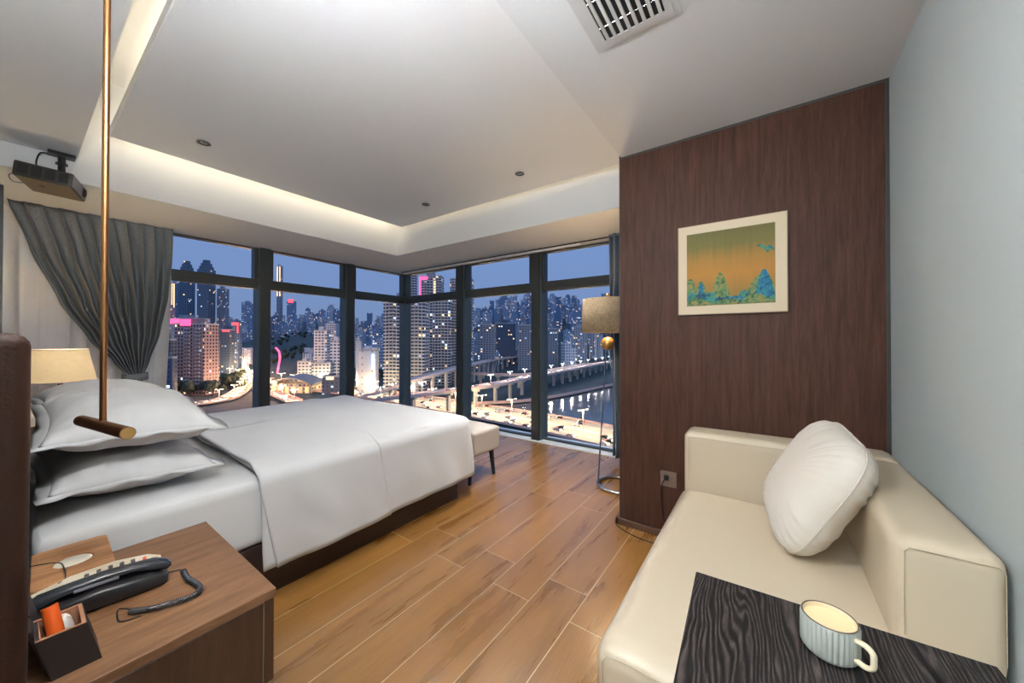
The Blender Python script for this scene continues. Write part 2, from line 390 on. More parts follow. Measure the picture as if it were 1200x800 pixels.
bm = BM(); add_box(bm, XP, XR-.013, YP-.003, YP, ZL-.012, ZL); struct('trim_3', bm, MT['frame'], 'thin black shadow line along the top of the walnut wall')
bm = bbox_bm(XP-.022, XR, YP-.018, YP, 0, .042, .003, 1); struct('baseboard_back', bm, MT['base_trim'], 'low brown skirting under the walnut wall')
bm = bbox_bm(XP-.022, XP-.0005, YP-.018, 3.56, 0, .042, .003, 1); struct('baseboard_side', bm, MT['base_trim'], 'low brown skirting round the corner of the walnut wall')
# wall behind the bed head (a walnut clad edge shows far left)
bm = BM(); add_box(bm, -4.95, -.62, -.25, -.10, 0, ZT); struct('wall_left', bm, MT['wall'], 'wall behind the bed head')
bm = BM(); add_box(bm, -4.30, -4.22, -.10, -.046, 0, ZL); struct('trim_4', bm, MT['frame'], 'narrow dark post at the end of the bed head wall')
bm = BM(); add_box(bm, -.72, -.62, -3.2, -.25, 0, ZT); struct('wall_entry', bm, MT['wall'], 'entrance passage wall behind the camera')
bm = BM(); add_box(bm, -.72, XR+.15, -3.35, -3.2, 0, ZT); struct('wall_rear', bm, MT['wall'], 'end wall of the entrance passage')
bm = BM(); add_box(bm, -4.95, XR+.15, -3.35, 3.9, ZT, ZT+.15); struct('ceiling', bm, MT['ceil'], 'upper ceiling slab above the light coves')
# dropped ceiling: low part on the right and over the passage
bm = BM(); add_box(bm, -.774, XR, -3.2, YP, ZL, ZL+.30); struct('ceiling_low', bm, MT['ceil_low'], 'lower grey ceiling over the sofa with the air vent')
bm = BM(); add_box(bm, -4.80, -.775, -.10, .238, ZL, ZT); struct('ceiling_head', bm, MT['ceil'], 'dropped ceiling strip above the bed head')
bm = bbox_bm(-3.555, -.7745, .36, 2.70, ZM, ZM+.06, .004, 1); struct('ceiling_panel', bm, MT['ceil'], 'large floating ceiling panel over the bed with lit edges')
bm = BM()
FX, FY = -3.75, 2.78
add_box(bm, -4.76, FX, .238, 3.685, ZW, ZT); add_box(bm, FX, XP-.0005, FY, 3.685, ZW, ZT)
struct('ceiling_soffit', bm, MT['fascia'], 'white boxed soffit along both window walls, washed by hidden light')
bm = BM(); add_box(bm, -4.76, -3.75, -.10, .2375, ZW, ZL-.0005); struct('ceiling_soffit_left', bm, MT['fascia'], 'white boxed soffit above the gathered grey curtain')
# LED tapes lying on the floating panel
def led(name, x0, x1, y0, y1, label):
    t = thing(name, label, 'light strip', ((x0+x1)/2, (y0+y1)/2, ZM+.06), 'hidden cove light strips')
    b_ = BM(); add_box(b_, x0, x1, y0, y1, ZM+.0605, ZM+.066); obj('profile', b_, MT['chrome'], t)
    b_ = BM(); add_box(b_, x0+.002, x1-.002, y0+.002, y1-.002, ZM+.0665, ZM+.072); obj('led_tape', b_, MT['led'], t)
led('cove_light_strip', -3.552, -3.536, .5, 2.6, 'warm light strip hidden in the cove along the left window wall')
led('cove_light_strip', -3.4, -.85, 2.681, 2.697, 'warm light strip hidden in the cove along the far window wall')
led('cove_light_strip', -3.4, -.85, .40, .42, 'warm light strip in the cove over the bed head')

# ------------------------------------------------------------------ windows
def glass_win(idx, axis, a0, a1, label):
    """axis 'A' = left wall (runs along Y at XG), 'B' = far wall (runs along X at YG)"""
    w = thing('window_%d' % idx, label, 'window', (XG, (a0+a1)/2, 0) if axis == 'A' else ((a0+a1)/2, YG, 0))
    w['kind'] = 'structure'
    def bx(bm_, p0, p1, q0, q1, z0, z1):       # p along wall, q depth from glass to room
        if axis == 'A': add_box(bm_, XG+q0, XG+q1, p0, p1, z0, z1)
        else: add_box(bm_, p0, p1, YG-q1, YG-q0, z0, z1)
    b_ = BM(); bx(b_, a0, a1, -.006, .006, .03, 1.80); obj('glass_pane', b_, MT['glass'], w)
    b_ = BM(); bx(b_, a0, a1, -.006, .006, 1.88, 2.42); obj('glass_pane', b_, MT['glass'], w)
    b_ = BM(); bx(b_, a0, a1, -.03, .05, 1.785, 1.895); bx(b_, a0, a1, .05, .062, 1.805, 1.875); obj('transom', b_, MT['frame'], w)
    b_ = BM(); bx(b_, a0, a0+.035, -.02, .075, 1.895, 2.42); bx(b_, a1-.045, a1, -.02, .075, 1.895, 2.42); bx(b_, a0+.035, a1-.045, -.02, .06, 2.235, 2.3)
    obj('sash_frame', b_, MT['frame'], w)
    b_ = BM(); bx(b_, a0, a1, -.03, .03, 0, .03); obj('bottom_rail', b_, MT['frame'], w)
def mullion(name, axis, c, wd, label):
    t = thing(name, label, 'window frame', (XG+.05, c, 0) if axis == 'A' else (c, YG-.05, 0)); t['kind'] = 'structure'
    def bx(bm_, p0, p1, q0, q1, z0, z1):
        if axis == 'A': add_box(bm_, XG+q0, XG+q1, p0, p1, z0, z1)
        else: add_box(bm_, p0, p1, YG-q1, YG-q0, z0, z1)
    b_ = BM(); bx(b_, c-wd/2, c+wd/2, -.08, .085, 0.012, 2.45); obj('post', b_, MT['frame2'], t)
    b_ = BM(); bx(b_, c-wd*.42, c+wd*.42, .0855, .112, 0.012, 2.249); obj('post_cap', b_, MT['frame'], t)
for i, (a0, a1) in enumerate(((-.9, .56), (.66, 1.63), (1.74, 2.67), (2.78, 3.66))):
    glass_win(i+1, 'A', a0, a1, ['leftmost window bay behind the gathered curtain', 'window bay just right of the gathered grey curtain', 'middle bay of the left window wall', 'last bay of the left window wall before the corner'][i])
for i, (a0, a1) in enumerate(((-4.74, -3.54), (-3.43, -2.30), (-2.18, -1.02))):
    glass_win(i+5, 'B', a0, a1, ['first bay of the far window wall, right of the corner', 'middle bay of the far window wall', 'right bay of the far window wall behind the floor lamp'][i])
for i, c in enumerate((.61, 1.685, 2.725)): mullion('trim_%d' % (i+5), 'A', c, .12, ['dark window post behind the gathered curtain', 'dark window post, nearest right of the grey curtain', 'dark window post, second right of the grey curtain'][i])
for i, c in enumerate((-3.485, -2.24, -.96)): mullion('trim_%d' % (i+8), 'B', c, .125, ['dark window post above the bed foot', 'dark window post standing on the white sill beside the bench', 'dark window post hidden behind the right curtain'][i])
bm = BM(); add_box(bm, XG-.06, XG+.07, YG-.07, YG+.06, .012, 2.45); struct('trim_11', bm, MT['frame2'], 'dark corner post where the two window walls meet')
bm = bbox_bm(-4.9, XP-.024, 3.57, 3.86, 0, .012, .002, 1); struct('window_sill_far', bm, MT['sill'], 'low white stone sill along the far window')
bm = bbox_bm(-4.95, -4.66, -.1, 3.5695, 0, .012, .002, 1); struct('window_sill_left', bm, MT['sill'], 'low white stone sill along the left window')
bm = BM(); add_box(bm, -4.62, XP-.03, 3.50, 3.515, ZW-.009, ZW); struct('trim_12', bm, MT['void'], 'dark curtain slot under the far soffit')
bm = bbox_bm(-4.6, -1.62, 3.52, 3.56, ZW-.028, ZW, .003, 1)
tag(obj('curtain_track', bm, MT['fascia'], loc=(-3, 3.54, ZW-.028), smooth=True), 'long white curtain track under the soffit of the far window', 'curtain track')

# ------------------------------------------------------------------ air vent
t = thing('air_vent', 'white slatted air vent in the low grey ceiling', 'vent', (-.41, 1.10, ZL))
vx0, vx1, vy0, vy1 = -.545, -.268, .72, 1.395
bm = BM()
for a in ((vx0, vx0+.026, vy0, vy1), (vx1-.026, vx1, vy0, vy1), (vx0+.026, vx1-.026, vy0, vy0+.026), (vx0+.026, vx1-.026, vy1-.03, vy1)): add_box(bm, a[0], a[1], a[2], a[3], ZL-.008, ZL)
obj('frame', bm, MT['vent'], t)
bm = BM(); add_box(bm, vx0-.022, vx1+.022, vy0-.02, vy1+.02, ZL-.0035, ZL-.0005); obj('flange', bm, MT['vent'], t)
bm = BM(); add_box(bm, vx0+.027, vx1-.027, vy0+.027, vy1-.031, ZL-.0045, ZL-.0038); obj('duct', bm, MT['void'], t)
nsl = 8
for k in range(nsl):
    x = vx0+.040 + k*(vx1-vx0-.080)/(nsl-1)
    bm = BM(); add_box(bm, x-.0055, x+.0055, vy0+.027, vy1-.031, ZL-.012, ZL-.0046); obj('slat', bm, MT['vent'], t)
for y in (1.0, 1.18, 1.30):
    bm = BM(); add_tube(bm, [(vx0+.028, y, ZL-.006), (vx1-.028, y, ZL-.006)], .0015, 6); obj('cross_rod', bm, MT['chrome'], t)
# ------------------------------------------------------------------ downlights
def downlight(x, y, z, label):
    t = thing('downlight', label, 'ceiling light', (x, y, z))
    bm = BM(); add_lathe(bm, [(.030, 0), (.036, -.002), (.038, -.005), (.034, -.007), (.026, -.005), (.024, -.001)], (x, y, z), 28); obj('ring', bm, MT['spotring'], t, True)
    bm = BM(); add_lathe(bm, [(.023, -.0012), (.018, -.0045), (.0001, -.005)], (x, y, z), 24, cap=False); obj('lens', bm, MT['chrome'], t, True)
zs = ZM
for (u, v), lb in zip(((239, 167), (499, 239), (609, 203)), ('small dark downlight in the ceiling panel nearest the bed head', 'small dark downlight in the ceiling panel near its far corner', 'small dark downlight in the ceiling panel nearest the walnut wall')):
    p = at_z(u, v, zs); downlight(p.x, p.y, zs, lb)

# ================================================================== BED
bed = thing('bed', 'large bed with white linen on a dark low base facing the window', 'bed', (-2.84, 1.05, 0))
BX0, BX1 = -3.74, -1.91
obj('bed_base', bbox_bm(BX0, BX1, .03, 1.968, 0, .25, .004, 2), MT['bedbase'], bed, True)
def soft_box(x0, x1, y0, y1, z0, z1, r, amp=0, n=26, seed=0):
    b_ = BM(); bmesh.ops.create_cube(b_, size=1)
    bmesh.ops.subdivide_edges(b_, edges=b_.edges[:], cuts=n, use_grid_fill=True)
    sx, sy, sz = x1-x0, y1-y0, z1-z0; c = Vector(((x0+x1)/2, (y0+y1)/2, (z0+z1)/2))
    for v in b_.verts:
        p = Vector((v.co.x*sx, v.co.y*sy, v.co.z*sz))
        q = Vector((max(-sx/2+r, min(sx/2-r, p.x)), max(-sy/2+r, min(sy/2-r, p.y)), max(-sz/2+r, min(sz/2-r, p.z))))
        d = p-q
        if d.length > 1e-6: p = q + d.normalized()*r*min(1, d.length/r if sum(abs(k) > 1e-6 for k in d) == 1 else 1)
        v.co = c+p
        if amp:
            nn = noise.noise(v.co*5+Vector((seed, 0, 0)))*amp
            v.co += (p.normalized())*nn
    return b_
obj('mattress', soft_box(BX0-.01, BX1+.012, .04, 2.09, .245, .565, .05, .006), MT['sheet'], bed, 'all')
obj('mattress_piping', (lambda b_: (add_tube(b_, [(BX0-.012, .06, .30), (BX0-.012, 2.08, .30)], .004, 6), b_)[1])(BM()), MT['sheet'], bed)
# duvet: a U-shaped loft - near side, foot, far side - with rounded shoulders and a hem just above the base
def duvet_surface(y_head, y_foot, off, amp, hemz, y_cut=None, seed=3., top=.583, skew=0.):
    x1, x0 = BX1+.012, BX0-.012
    rc = .10
    path = []
    def side(n, fn): path.extend(fn(i/(n-1)) for i in range(n))
    ny = 56
    side(ny, lambda t: (x1, y_head+(y_foot-rc-y_head)*t, 1, 0))
    if y_cut is None:
        for k in range(1, 9):
            a = k/9*PI/2; path.append((x1-rc+rc*math.cos(a), y_foot-rc+rc*math.sin(a), math.cos(a), math.sin(a)))
        side(50, lambda t: (x1-rc+(x0+rc-x1+rc)*t, y_foot, 0, 1))
        for k in range(1, 9):
            a = PI/2+k/9*PI/2; path.append((x0+rc+rc*math.cos(a), y_foot-rc+rc*math.sin(a), math.cos(a), math.sin(a)))
        side(ny, lambda t: (x0, y_foot-rc+(y_head-y_foot+rc)*t, -1, 0))
    xc = (x0+x1)/2
    prof = []                                      # (inset(-)/outset, z)
    rs = .055
    for k in range(0, 7):
        a = k/6*PI/2; prof.append((-rs+rs*math.sin(a)+.012, top-rs+rs*math.cos(a)))
    nd = 14
    for k in range(1, nd+1):
        t = k/nd; prof.append((.012+.022*t, top-rs+(hemz-top+rs)*t))
    b_ = BM(); rows = []
    for (px, py, nx, nyy) in path:
        row = []
        cxx, cyy = xc, min(py, y_foot-.92) if y_cut is None else py
        s0 = Vector((px+nx*prof[0][0], py+nyy*prof[0][0], top))
        for k in range(26):                       # top, from spine to shoulder
            t = k/26; p = Vector((cxx, cyy, top)).lerp(s0, t)
            row.append((p, Vector((0, 0, 1))))
        for (o_, z) in prof:
            row.append((Vector((px+nx*o_, py+nyy*o_, z)), Vector((nx, nyy, .2)).normalized()))
        rows.append(row)
    V = []
    for i, row in enumerate(rows):
        vv = []
        for j, (p, n_) in enumerate(row):
            q = p.copy()
            k = noise.noise(Vector((p.x*2.2, p.y*2.2, p.z*2.2+seed)))*amp + noise.noise(Vector((p.x*6, p.y*6, seed)))*amp*.35
            drop = max(0., (top-.05-p.z)/(top-hemz))
            along = p.y if abs(n_.x) > .5 else p.x
            k += drop*(.011*math.sin(along*9.5+seed)+.008*math.sin(along*23+1.3*seed)) + drop*.012
            wr = noise.noise(Vector((along*7-drop*1.4, drop*1.2, seed*2)))      # diagonal pulls near the shoulder
            k += .010*wr*(1-abs(2*drop-1))*(1 if p.z < top-.01 else 0)
            if j < 27:
                m_ = noise.noise(Vector((p.x*1.3+p.y*3.0, p.y*1.1, 8+seed))); k += .010*m_*m_*4*amp/.012
                # the quilted top swells a little towards the middle
                k += .012*math.sin(min(1, max(0, (p.x-x0)/(x1-x0)))*PI)
            q += n_*(k+off)
            q.y += skew*drop*(1 if p.x > xc else 0)
            if drop > .93: q.z += .007*math.sin(along*11+seed)
            vv.append(b_.verts.new(q))
        V.append(vv)
    for i in range(len(V)-1):
        for j in range(len(V[0])-1):
            try: b_.faces.new((V[i][j], V[i+1][j], V[i+1][j+1], V[i][j+1]))
            except ValueError: pass
    bmesh.ops.remove_doubles(b_, verts=b_.verts, dist=.0004)
    return b_
dv = thing('duvet', 'smooth white duvet draped over the bed to just above the dark base', 'duvet', (-2.84, 1.4, .58))
o = obj('quilt', duvet_surface(.66, 2.115, .003, .012, .155), MT['duvet'], dv, 'all')
md = o.modifiers.new('thick', 'SOLIDIFY'); md.thickness = .012; md.offset = 1
o = obj('folded_top', duvet_surface(.648, 1.36, .026, .010, .150, y_cut=1, seed=5.1, skew=.07), MT['duvet'], dv, 'all')
md = o.modifiers.new('thick', 'SOLIDIFY'); md.thickness = .013; md.offset = 1

def pillow(loc, dims, rot, label, group, seed, fl=.035, mat='pillow', cat='pillow', name='pillow', n=40, wr=.008, pinch=.10, parts=True, taper=0):
    """a stuffed cushion: dims = width (X), length (Y), thickness (Z)"""
    w, l, h = dims; b_ = BM(); seedv = Vector((seed*3.1, seed*1.7, 0))
    def shape(u, v, s):
        a = max(0., 1-abs(u)**2.6); b = max(0., 1-abs(v)**2.6)
        z = s*h/2*(a**.55)*(b**.55)
        px = u*w/2*(1-pinch*(1-v*v)*abs(u)**2 + 0)
        py = v*l/2*(1-pinch*(1-u*u)*abs(v)**2)
        e = min(1-abs(u), 1-abs(v))
        k = noise.noise(Vector((u*2.0, v*2.0, s*2))+seedv)*wr*1.6
        k += noise.noise(Vector((u*7, v*2.2, s*3))+seedv)*wr*(1 if e < .5 else .5)
        # puckers running in from the seam
        k += math.sin(v*26+4*noise.noise(Vector((v*3, seed, s))))*wr*.5*max(0, 1-(1-abs(u))*3.2)
        k += math.sin(u*26+4*noise.noise(Vector((u*3, seed, s))))*wr*.5*max(0, 1-(1-abs(v))*3.2)
        f = min(1, e*8)
        return Vector((px, py, z+s*k*f))
    for s in (1, -1):
        grid_surface(b_, lambda i, j: shape(i*2-1, j*2-1, s), n, n)
    bmesh.ops.remove_doubles(b_, verts=b_.verts, dist=.0008)
    t = thing(name, label, cat, loc, group)
    t.rotation_euler = rot
    obj('case' if name == 'pillow' else 'cover', b_, MT[mat], t, 'all', local=True)
    if fl:
        b_ = BM(); P = []
        for k in range(4*24):
            q = k/24; sd = int(q); f = (q-sd)*2-1
            u, v = ((f, -1), (1, f), (-f, 1), (-1, -f))[sd]
            P.append((u, v))
        inner, outer, top2 = [], [], []
        for u, v in P:
            p = shape(u, v, 1); d = Vector((u if abs(u) > .999 else 0, v if abs(v) > .999 else 0, 0)).normalized()
            wv = .006*math.sin((u+v*1.3)*9+seed)
            inner.append(b_.verts.new(p - d*.012)); outer.append(b_.verts.new(p + d*fl + Vector((0, 0, wv-.006))))
            top2.append(b_.verts.new(p - d*.012 + Vector((0, 0, -.003))))
        m = len(P)
        for i in range(m):
            b_.faces.new((inner[i], inner[(i+1) % m], outer[(i+1) % m], outer[i]))
            b_.faces.new((top2[i], outer[i], outer[(i+1) % m], top2[(i+1) % m]))
        obj('flange', b_, MT[mat], t, 'all', local=True)
    else:
        b_ = BM(); P = []
        for k in range(4*20):
            q = k/20; sd = int(q); f = (q-sd)*2-1
            u, v = ((f, -1), (1, f), (-f, 1), (-1, -f))[sd]; P.append(shape(u, v, 1))
        add_tube(b_, P, .0035, 6, closed=True); obj('piping', b_, MT[mat], t, 'all', local=True)
    return t
pillow((-2.37, .298, .662), (.72, .465, .17), (R_(-2), R_(2), R_(1)), 'white pillow lowest of the stack nearest the nightstand', None, 1)
pillow((-2.36, .308, .858), (.74, .49, .20), (R_(-2), R_(5), R_(-2)), 'white pillow on top of the stack nearest the nightstand', None, 2.4)
pillow((-3.20, .305, .662), (.72, .47, .17), (R_(-2), R_(1), R_(2)), 'white pillow at the bottom of the far stack, nearest the table lamp', None, 3.3)
pillow((-3.22, .320, .858), (.74, .50, .20), (R_(-2), R_(-2), R_(1)), 'white pillow on top of the far stack in front of the table lamp', None, 4.6)
# headboard
hb = thing('headboard', 'brown leather headboard panel edge at the left of the photo', 'headboard', (-2.5, -.04, 0))
obj('upholstered_panel', bbox_bm(-4.2, -.78, -.098, .0140, .04, 1.208, .018, 4), MT['hb'], hb, True)
obj('plinth', bbox_bm(-4.15, -.82, -.09, .0, 0, .04, .003, 1), MT['black'], hb)
# bench at the foot
bn = thing('bench', 'grey beige upholstered bench at the foot of the bed', 'bench', (-2.8, 2.33, 0))
obj('seat', soft_box(-3.65, -1.955, 2.195, 2.560, .225, .435, .03, .002), MT['bench'], bn, 'all')
obj('piping', (lambda b_: (add_tube(b_, smooth_path([(-1.957, 2.21, .41), (-1.957, 2.545, .41)], 4), .003, 6), b_)[1])(BM()), MT['bench'], bn, True)
for (x, y, dx, dy) in ((-2.02, 2.235, .025, -.04), (-2.02, 2.505, .025, .01), (-3.58, 2.235, -.025, -.04), (-3.58, 2.505, -.025, .01)):
    bm = BM(); add_tube(bm, [(x, y, .23), (x+dx, y+dy, .0)], .02, 14, rfun=lambda q: .024-.010*q); obj('leg', bm, MT['darkleg'], bn, True)

# ------------------------------------------------------------------ nightstands
NSZ = .48
def nightstand(x0, x1, y0, y1, label):
    t = thing('nightstand', label, 'nightstand', ((x0+x1)/2, (y0+y1)/2, .22))
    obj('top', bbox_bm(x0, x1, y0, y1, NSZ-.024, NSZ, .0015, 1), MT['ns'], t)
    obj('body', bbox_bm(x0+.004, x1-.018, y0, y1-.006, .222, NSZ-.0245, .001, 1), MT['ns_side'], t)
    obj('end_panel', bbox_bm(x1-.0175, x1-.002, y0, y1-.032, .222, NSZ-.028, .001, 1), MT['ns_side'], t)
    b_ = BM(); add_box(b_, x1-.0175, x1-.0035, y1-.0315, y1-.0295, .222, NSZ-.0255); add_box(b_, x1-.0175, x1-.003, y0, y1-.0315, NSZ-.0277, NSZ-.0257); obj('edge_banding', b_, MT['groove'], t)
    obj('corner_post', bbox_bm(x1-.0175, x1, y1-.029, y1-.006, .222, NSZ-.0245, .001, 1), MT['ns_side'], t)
    b_ = BM(); add_box(b_, x0+.02, x1-.04, y1-.0055, y1-.001, .24, .44); d = obj('drawer', b_, MT['ns_side'], t)
    b_ = BM(); add_box(b_, (x0+x1)/2-.06, (x0+x1)/2+.06, y1-.0008, y1+.006, .35, .358); obj('handle', b_, MT['black'], d)
    b_ = BM(); add_box(b_, x0+.05, x1-.05, y0, y0+.22, .02, .2215); obj('mounting_block', b_, MT['black'], t)
    return t
nightstand(-1.810, -1.160, .0155, .449, 'walnut nightstand in the foreground carrying the telephone')
nightstand(-4.40, -3.84, .015, .449, 'walnut nightstand on the window side of the bed under the lit table lamp')
# pendant lamp: brass rod with a horizontal tube
pd = thing('pendant_lamp', 'brass T shaped pendant hanging on a long rod over the nightstand', 'pendant lamp', (-1.396, .136, .975))
bm = BM(); add_tube(bm, [(-1.396, .136, .975), (-1.396, .136, ZL-.012)], .0068, 14); obj('rod', bm, MT['bronze'], pd, True)
a, b = Vector((-1.534, .110, .977)), Vector((-1.238, .160, .977))
bm = BM(); add_tube(bm, [a, b], .0145, 28); bar = obj('tube', bm, MT['bronze'], pd, True)
d = (b-a).normalized()
bm = BM(); add_tube(bm, [b+d*.0002, b+d*.0012], .0130, 28); obj('end_cap', bm, MT['gold'], bar, True)
bm = BM(); add_tube(bm, [a+d*.02+Vector((0, 0, -.0140)), b-d*.02+Vector((0, 0, -.0140))], .0025, 8); obj('diffuser', bm, plain('pendant_diffuser', (1, .9, .7), .5, emit=(1, .75, .45), es=3), bar)
bm = BM(); add_lathe(bm, [(.04, 0), (.04, -.008), (.03, -.012), (.007, -.012)], (-1.396, .136, ZL), 28); obj('canopy', bm, MT['bronze'], pd, True)

# ------------------------------------------------------------------ things on the nightstand
Z0 = NSZ
t = thing('wooden_box', 'flat walnut box with a round cream inset, nearest the bed on the nightstand', 'box', (-1.74, .112, Z0), rotz=R_(-1.5))
bm = BM(); bx0, bx1, by0, by1 = -.145, .145, -.078, .078; hh = .040
# plate with a real round recess
def plate_with_hole(b_, x0, x1, y0, y1, z0, z1, r, depth, n=48):
    oc = []; tc = []; bc = []
    for i in range(n):
        a = 2*PI*i/n; c, s = math.cos(a), math.sin(a)
        k = min((x1 if c > 0 else -x0)/abs(c) if abs(c) > 1e-6 else 9, (y1 if s > 0 else -y0)/abs(s) if abs(s) > 1e-6 else 9)
        oc.append(b_.verts.new((c*k, s*k, z1))); tc.append(b_.verts.new((c*r, s*r, z1))); bc.append(b_.verts.new((c*r, s*r, z1-depth)))
    lo = [b_.verts.new((v.co.x, v.co.y, z0)) for v in oc]
    for i in range(n):
        j = (i+1) % n
        b_.faces.new((oc[i], oc[j], tc[j], tc[i])); b_.faces.new((tc[i], tc[j], bc[j], bc[i])); b_.faces.new((lo[j], lo[i], oc[i], oc[j]))
        
    b_.faces.new(bc); b_.faces.new(list(reversed(lo)))
plate_with_hole(bm, bx0, bx1, by0, by1, 0, hh, .040, .010); obj('body', bm, MT['boxwood'], t, local=True)
bm = BM(); add_lathe(bm, [(.0385, .0302), (.0385, .0375), (.037, .0385), (.0001, .0385)], (0, 0, 0), 40, cap=False); obj('inset', bm, MT['inset'], t, True, local=True)
bm = BM(); add_tube(bm, smooth_path([(-1.80, .0, .5205), (-1.77, .045, .5275), (-1.74, .085, .5255), (-1.69, .092, .5240), (-1.645, .092, .5260), (-1.6, .088, .530), (-1.55, .075, .545)], 6), .0014, 6)
tag(obj('thin_cable', bm, MT['black'], loc=(-1.7, .06, .521), smooth=True), 'thin black cable lying across the walnut box', 'cable')
# telephone (long axis along Y, handset on its right side)
ph = thing('telephone', 'black and cream desk telephone on the nightstand', 'telephone', (-1.51, .15, Z0), rotz=R_(-6))
def loft(b_, secs, n=28, mi=0):
    rs = []
    for (y, cx, cz, rx, rz, e) in secs:
        r_ = []
        for i in range(n):
            a = 2*PI*i/n; c, s = math.cos(a), math.sin(a)
            r_.append(b_.verts.new((cx+rx*math.copysign(abs(c)**e, c), y, cz+rz*math.copysign(abs(s)**e, s))))
        rs.append(r_)
    skin(b_, rs, True, False, mi)
bm = BM(); loft(bm, [(-.128, .0, .016, .050, .015, .4), (-.10, .0, .021, .060, .020, .35), (0, .004, .027, .064, .026, .35), (.08, .006, .024, .062, .023, .35), (.115, .006, .018, .054, .017, .4), (.128, .006, .014, .04, .012, .5)]); obj('base', bm, MT['black'], ph, True, True)
bm = BM(); loft(bm, [(-.125, -.028, .042, .032, .004, .5), (-.06, -.030, .058, .033, .005, .4), (.02, -.030, .063, .032, .005, .4), (.09, -.028, .055, .030, .004, .4), (.118, -.026, .045, .022, .003, .6)]); kp = obj('keypad', bm, MT['cream_p'], ph, True, True)
def kz(y): return .0645+.0045 - 2.1*(y-.02)**2*(1 if y < .02 else 1.35)*.55
for i, y in enumerate((.058, .036, .014, -.008, -.030)):
    bm = bbox_bm(-.030, -.014, y-.0045, y+.0045, kz(y)-.004, kz(y)+.0015, .001, 1); obj('key', bm, MT['black'], kp, local=True)
for i, y in enumerate((-.058, -.070)):
    bm = bbox_bm(-.026, -.018, y-.003, y+.003, kz(y)-.005, kz(y)-.0005, .001, 1); obj('key', bm, MT['black'], kp, local=True)
bm = bbox_bm(-.031, -.019, .078, .086, kz(.08)-.004, kz(.08)+.0005, .001, 1); obj('message_key', bm, MT['orange'], kp, local=True)
bm = bbox_bm(-.034, -.018, .103, .110, .046, .052, .001, 1); obj('indicator_lamp', bm, MT['red'], kp, local=True)
bm = BM(); loft(bm, [(-.132, .022, .046, .018, .010, .7), (-.11, .022, .054, .024, .015, .6), (-.07, .022, .064, .022, .010, .7), (0, .022, .070, .021, .009, .7), (.06, .022, .066, .021, .009, .7), (.10, .022, .056, .024, .014, .6), (.128, .022, .046, .020, .012, .7), (.136, .022, .043, .012, .006, .8)]); hs = obj('handset', bm, MT['handset'], ph, True, True)
bm = bbox_bm(.046, .0475, -.05, .03, .058, .066, .0007, 1); obj('grip_insert', bm, MT['pj_face'], hs, local=True)
# coiled cord
cp = [at_z(u, v, .486) for u, v in ((192, 671), (213, 667))] + [at_z(u, v, .490) for u, v in ((215, 669), (220, 677), (233, 686), (232, 694), (215, 702), (195, 708), (172, 714), (152, 716))]
pts = smooth_path([tuple(p) for p in cp[2:]], 10); dense = []
for i in range(len(pts)-1):
    for k in range(10): dense.append(pts[i].lerp(pts[i+1], k/10))
coil = []; ang = 0; up = Vector((0, 0, 1))
for i in range(len(dense)-1):
    tt = (dense[i+1]-dense[i]); 
    if tt.length < 1e-7: continue
    ang += tt.length/.0042*2*PI; tn = tt.normalized(); sd = tn.cross(up)
    coil.append(dense[i]+sd*math.cos(ang)*.0062+up*math.sin(ang)*.0058)
bm = BM(); add_tube(bm, coil, .0016, 5)
INV = (Matrix.Translation((-1.51, .15, Z0)) @ Matrix.Rotation(R_(-6), 4, 'Z')).inverted()
def cpart(name, b_, mat, parent):
    bmesh.ops.transform(b_, matrix=INV, verts=b_.verts); return obj(name, b_, mat, parent, True, True)
coilo = cpart('coiled_cord', bm, MT['handset'], ph)
bm = BM(); add_tube(bm, smooth_path([tuple(at_z(190, 672, .498)), tuple(at_z(203, 669, .490)), tuple(cp[1]), tuple(coil[0])], 5), .0018, 6); cpart('straight_end', bm, MT['black'], coilo)
bm = BM(); add_tube(bm, smooth_path([tuple(coil[-1]), tuple(at_z(140, 713, .488)), tuple(at_z(137, 723, .4825)), tuple(at_z(143, 728, .4820)), tuple(at_z(165, 721, .4822))], 6), .0018, 6); cpart('straight_end', bm, MT['black'], coilo)
# desk organiser
hx0, hx1, hy0, hy1 = -1.325, -1.226, .052, .122
t = thing('desk_organiser', 'dark brown leather holder box at the near edge of the nightstand', 'organiser', (-1.28, .08, Z0))
bm = BM(); w = .006; ht = .094
def shear(b_, k=-.24):
    for v in b_.verts: v.co.y += k*(v.co.z-Z0)
    return b_
add_box(bm, hx1-w, hx1, hy0, hy1, Z0, Z0+ht); add_box(bm, hx0, hx0+w, hy0, hy1, Z0, Z0+ht); add_box(bm, hx0+w, hx1-w, hy1-w, hy1, Z0, Z0+ht); add_box(bm, hx0+w, hx1-w, hy0, hy0+w, Z0, Z0+ht); add_box(bm, hx0+w, hx1-w, hy0+w, hy1-w, Z0, Z0+.004)
obj('tray_wall', shear(bm), MT['holder'], t)
bm = BM(); add_box(bm, hx0+w, hx0+w+.0015, hy0+w, hy1-w, Z0+.005, Z0+ht); add_box(bm, hx0+w+.0015, hx1-w, hy1-w-.0015, hy1-w, Z0+.005, Z0+ht-.001); add_box(bm, hx0+w+.0015, hx1-w, hy0+w, hy0+w+.0015, Z0+.005, Z0+ht-.001)
add_box(bm, hx1-w, hx1-.001, hy0+.001, hy1-.001, Z0+ht, Z0+ht+.0012); add_box(bm, hx0+.001, hx0+w, hy0+.001, hy1-.001, Z0+ht, Z0+ht+.0012); add_box(bm, hx0+w, hx1-w, hy1-w, hy1-.001, Z0+ht, Z0+ht+.0012); obj('lining', shear(bm), MT['holder_in'], t)
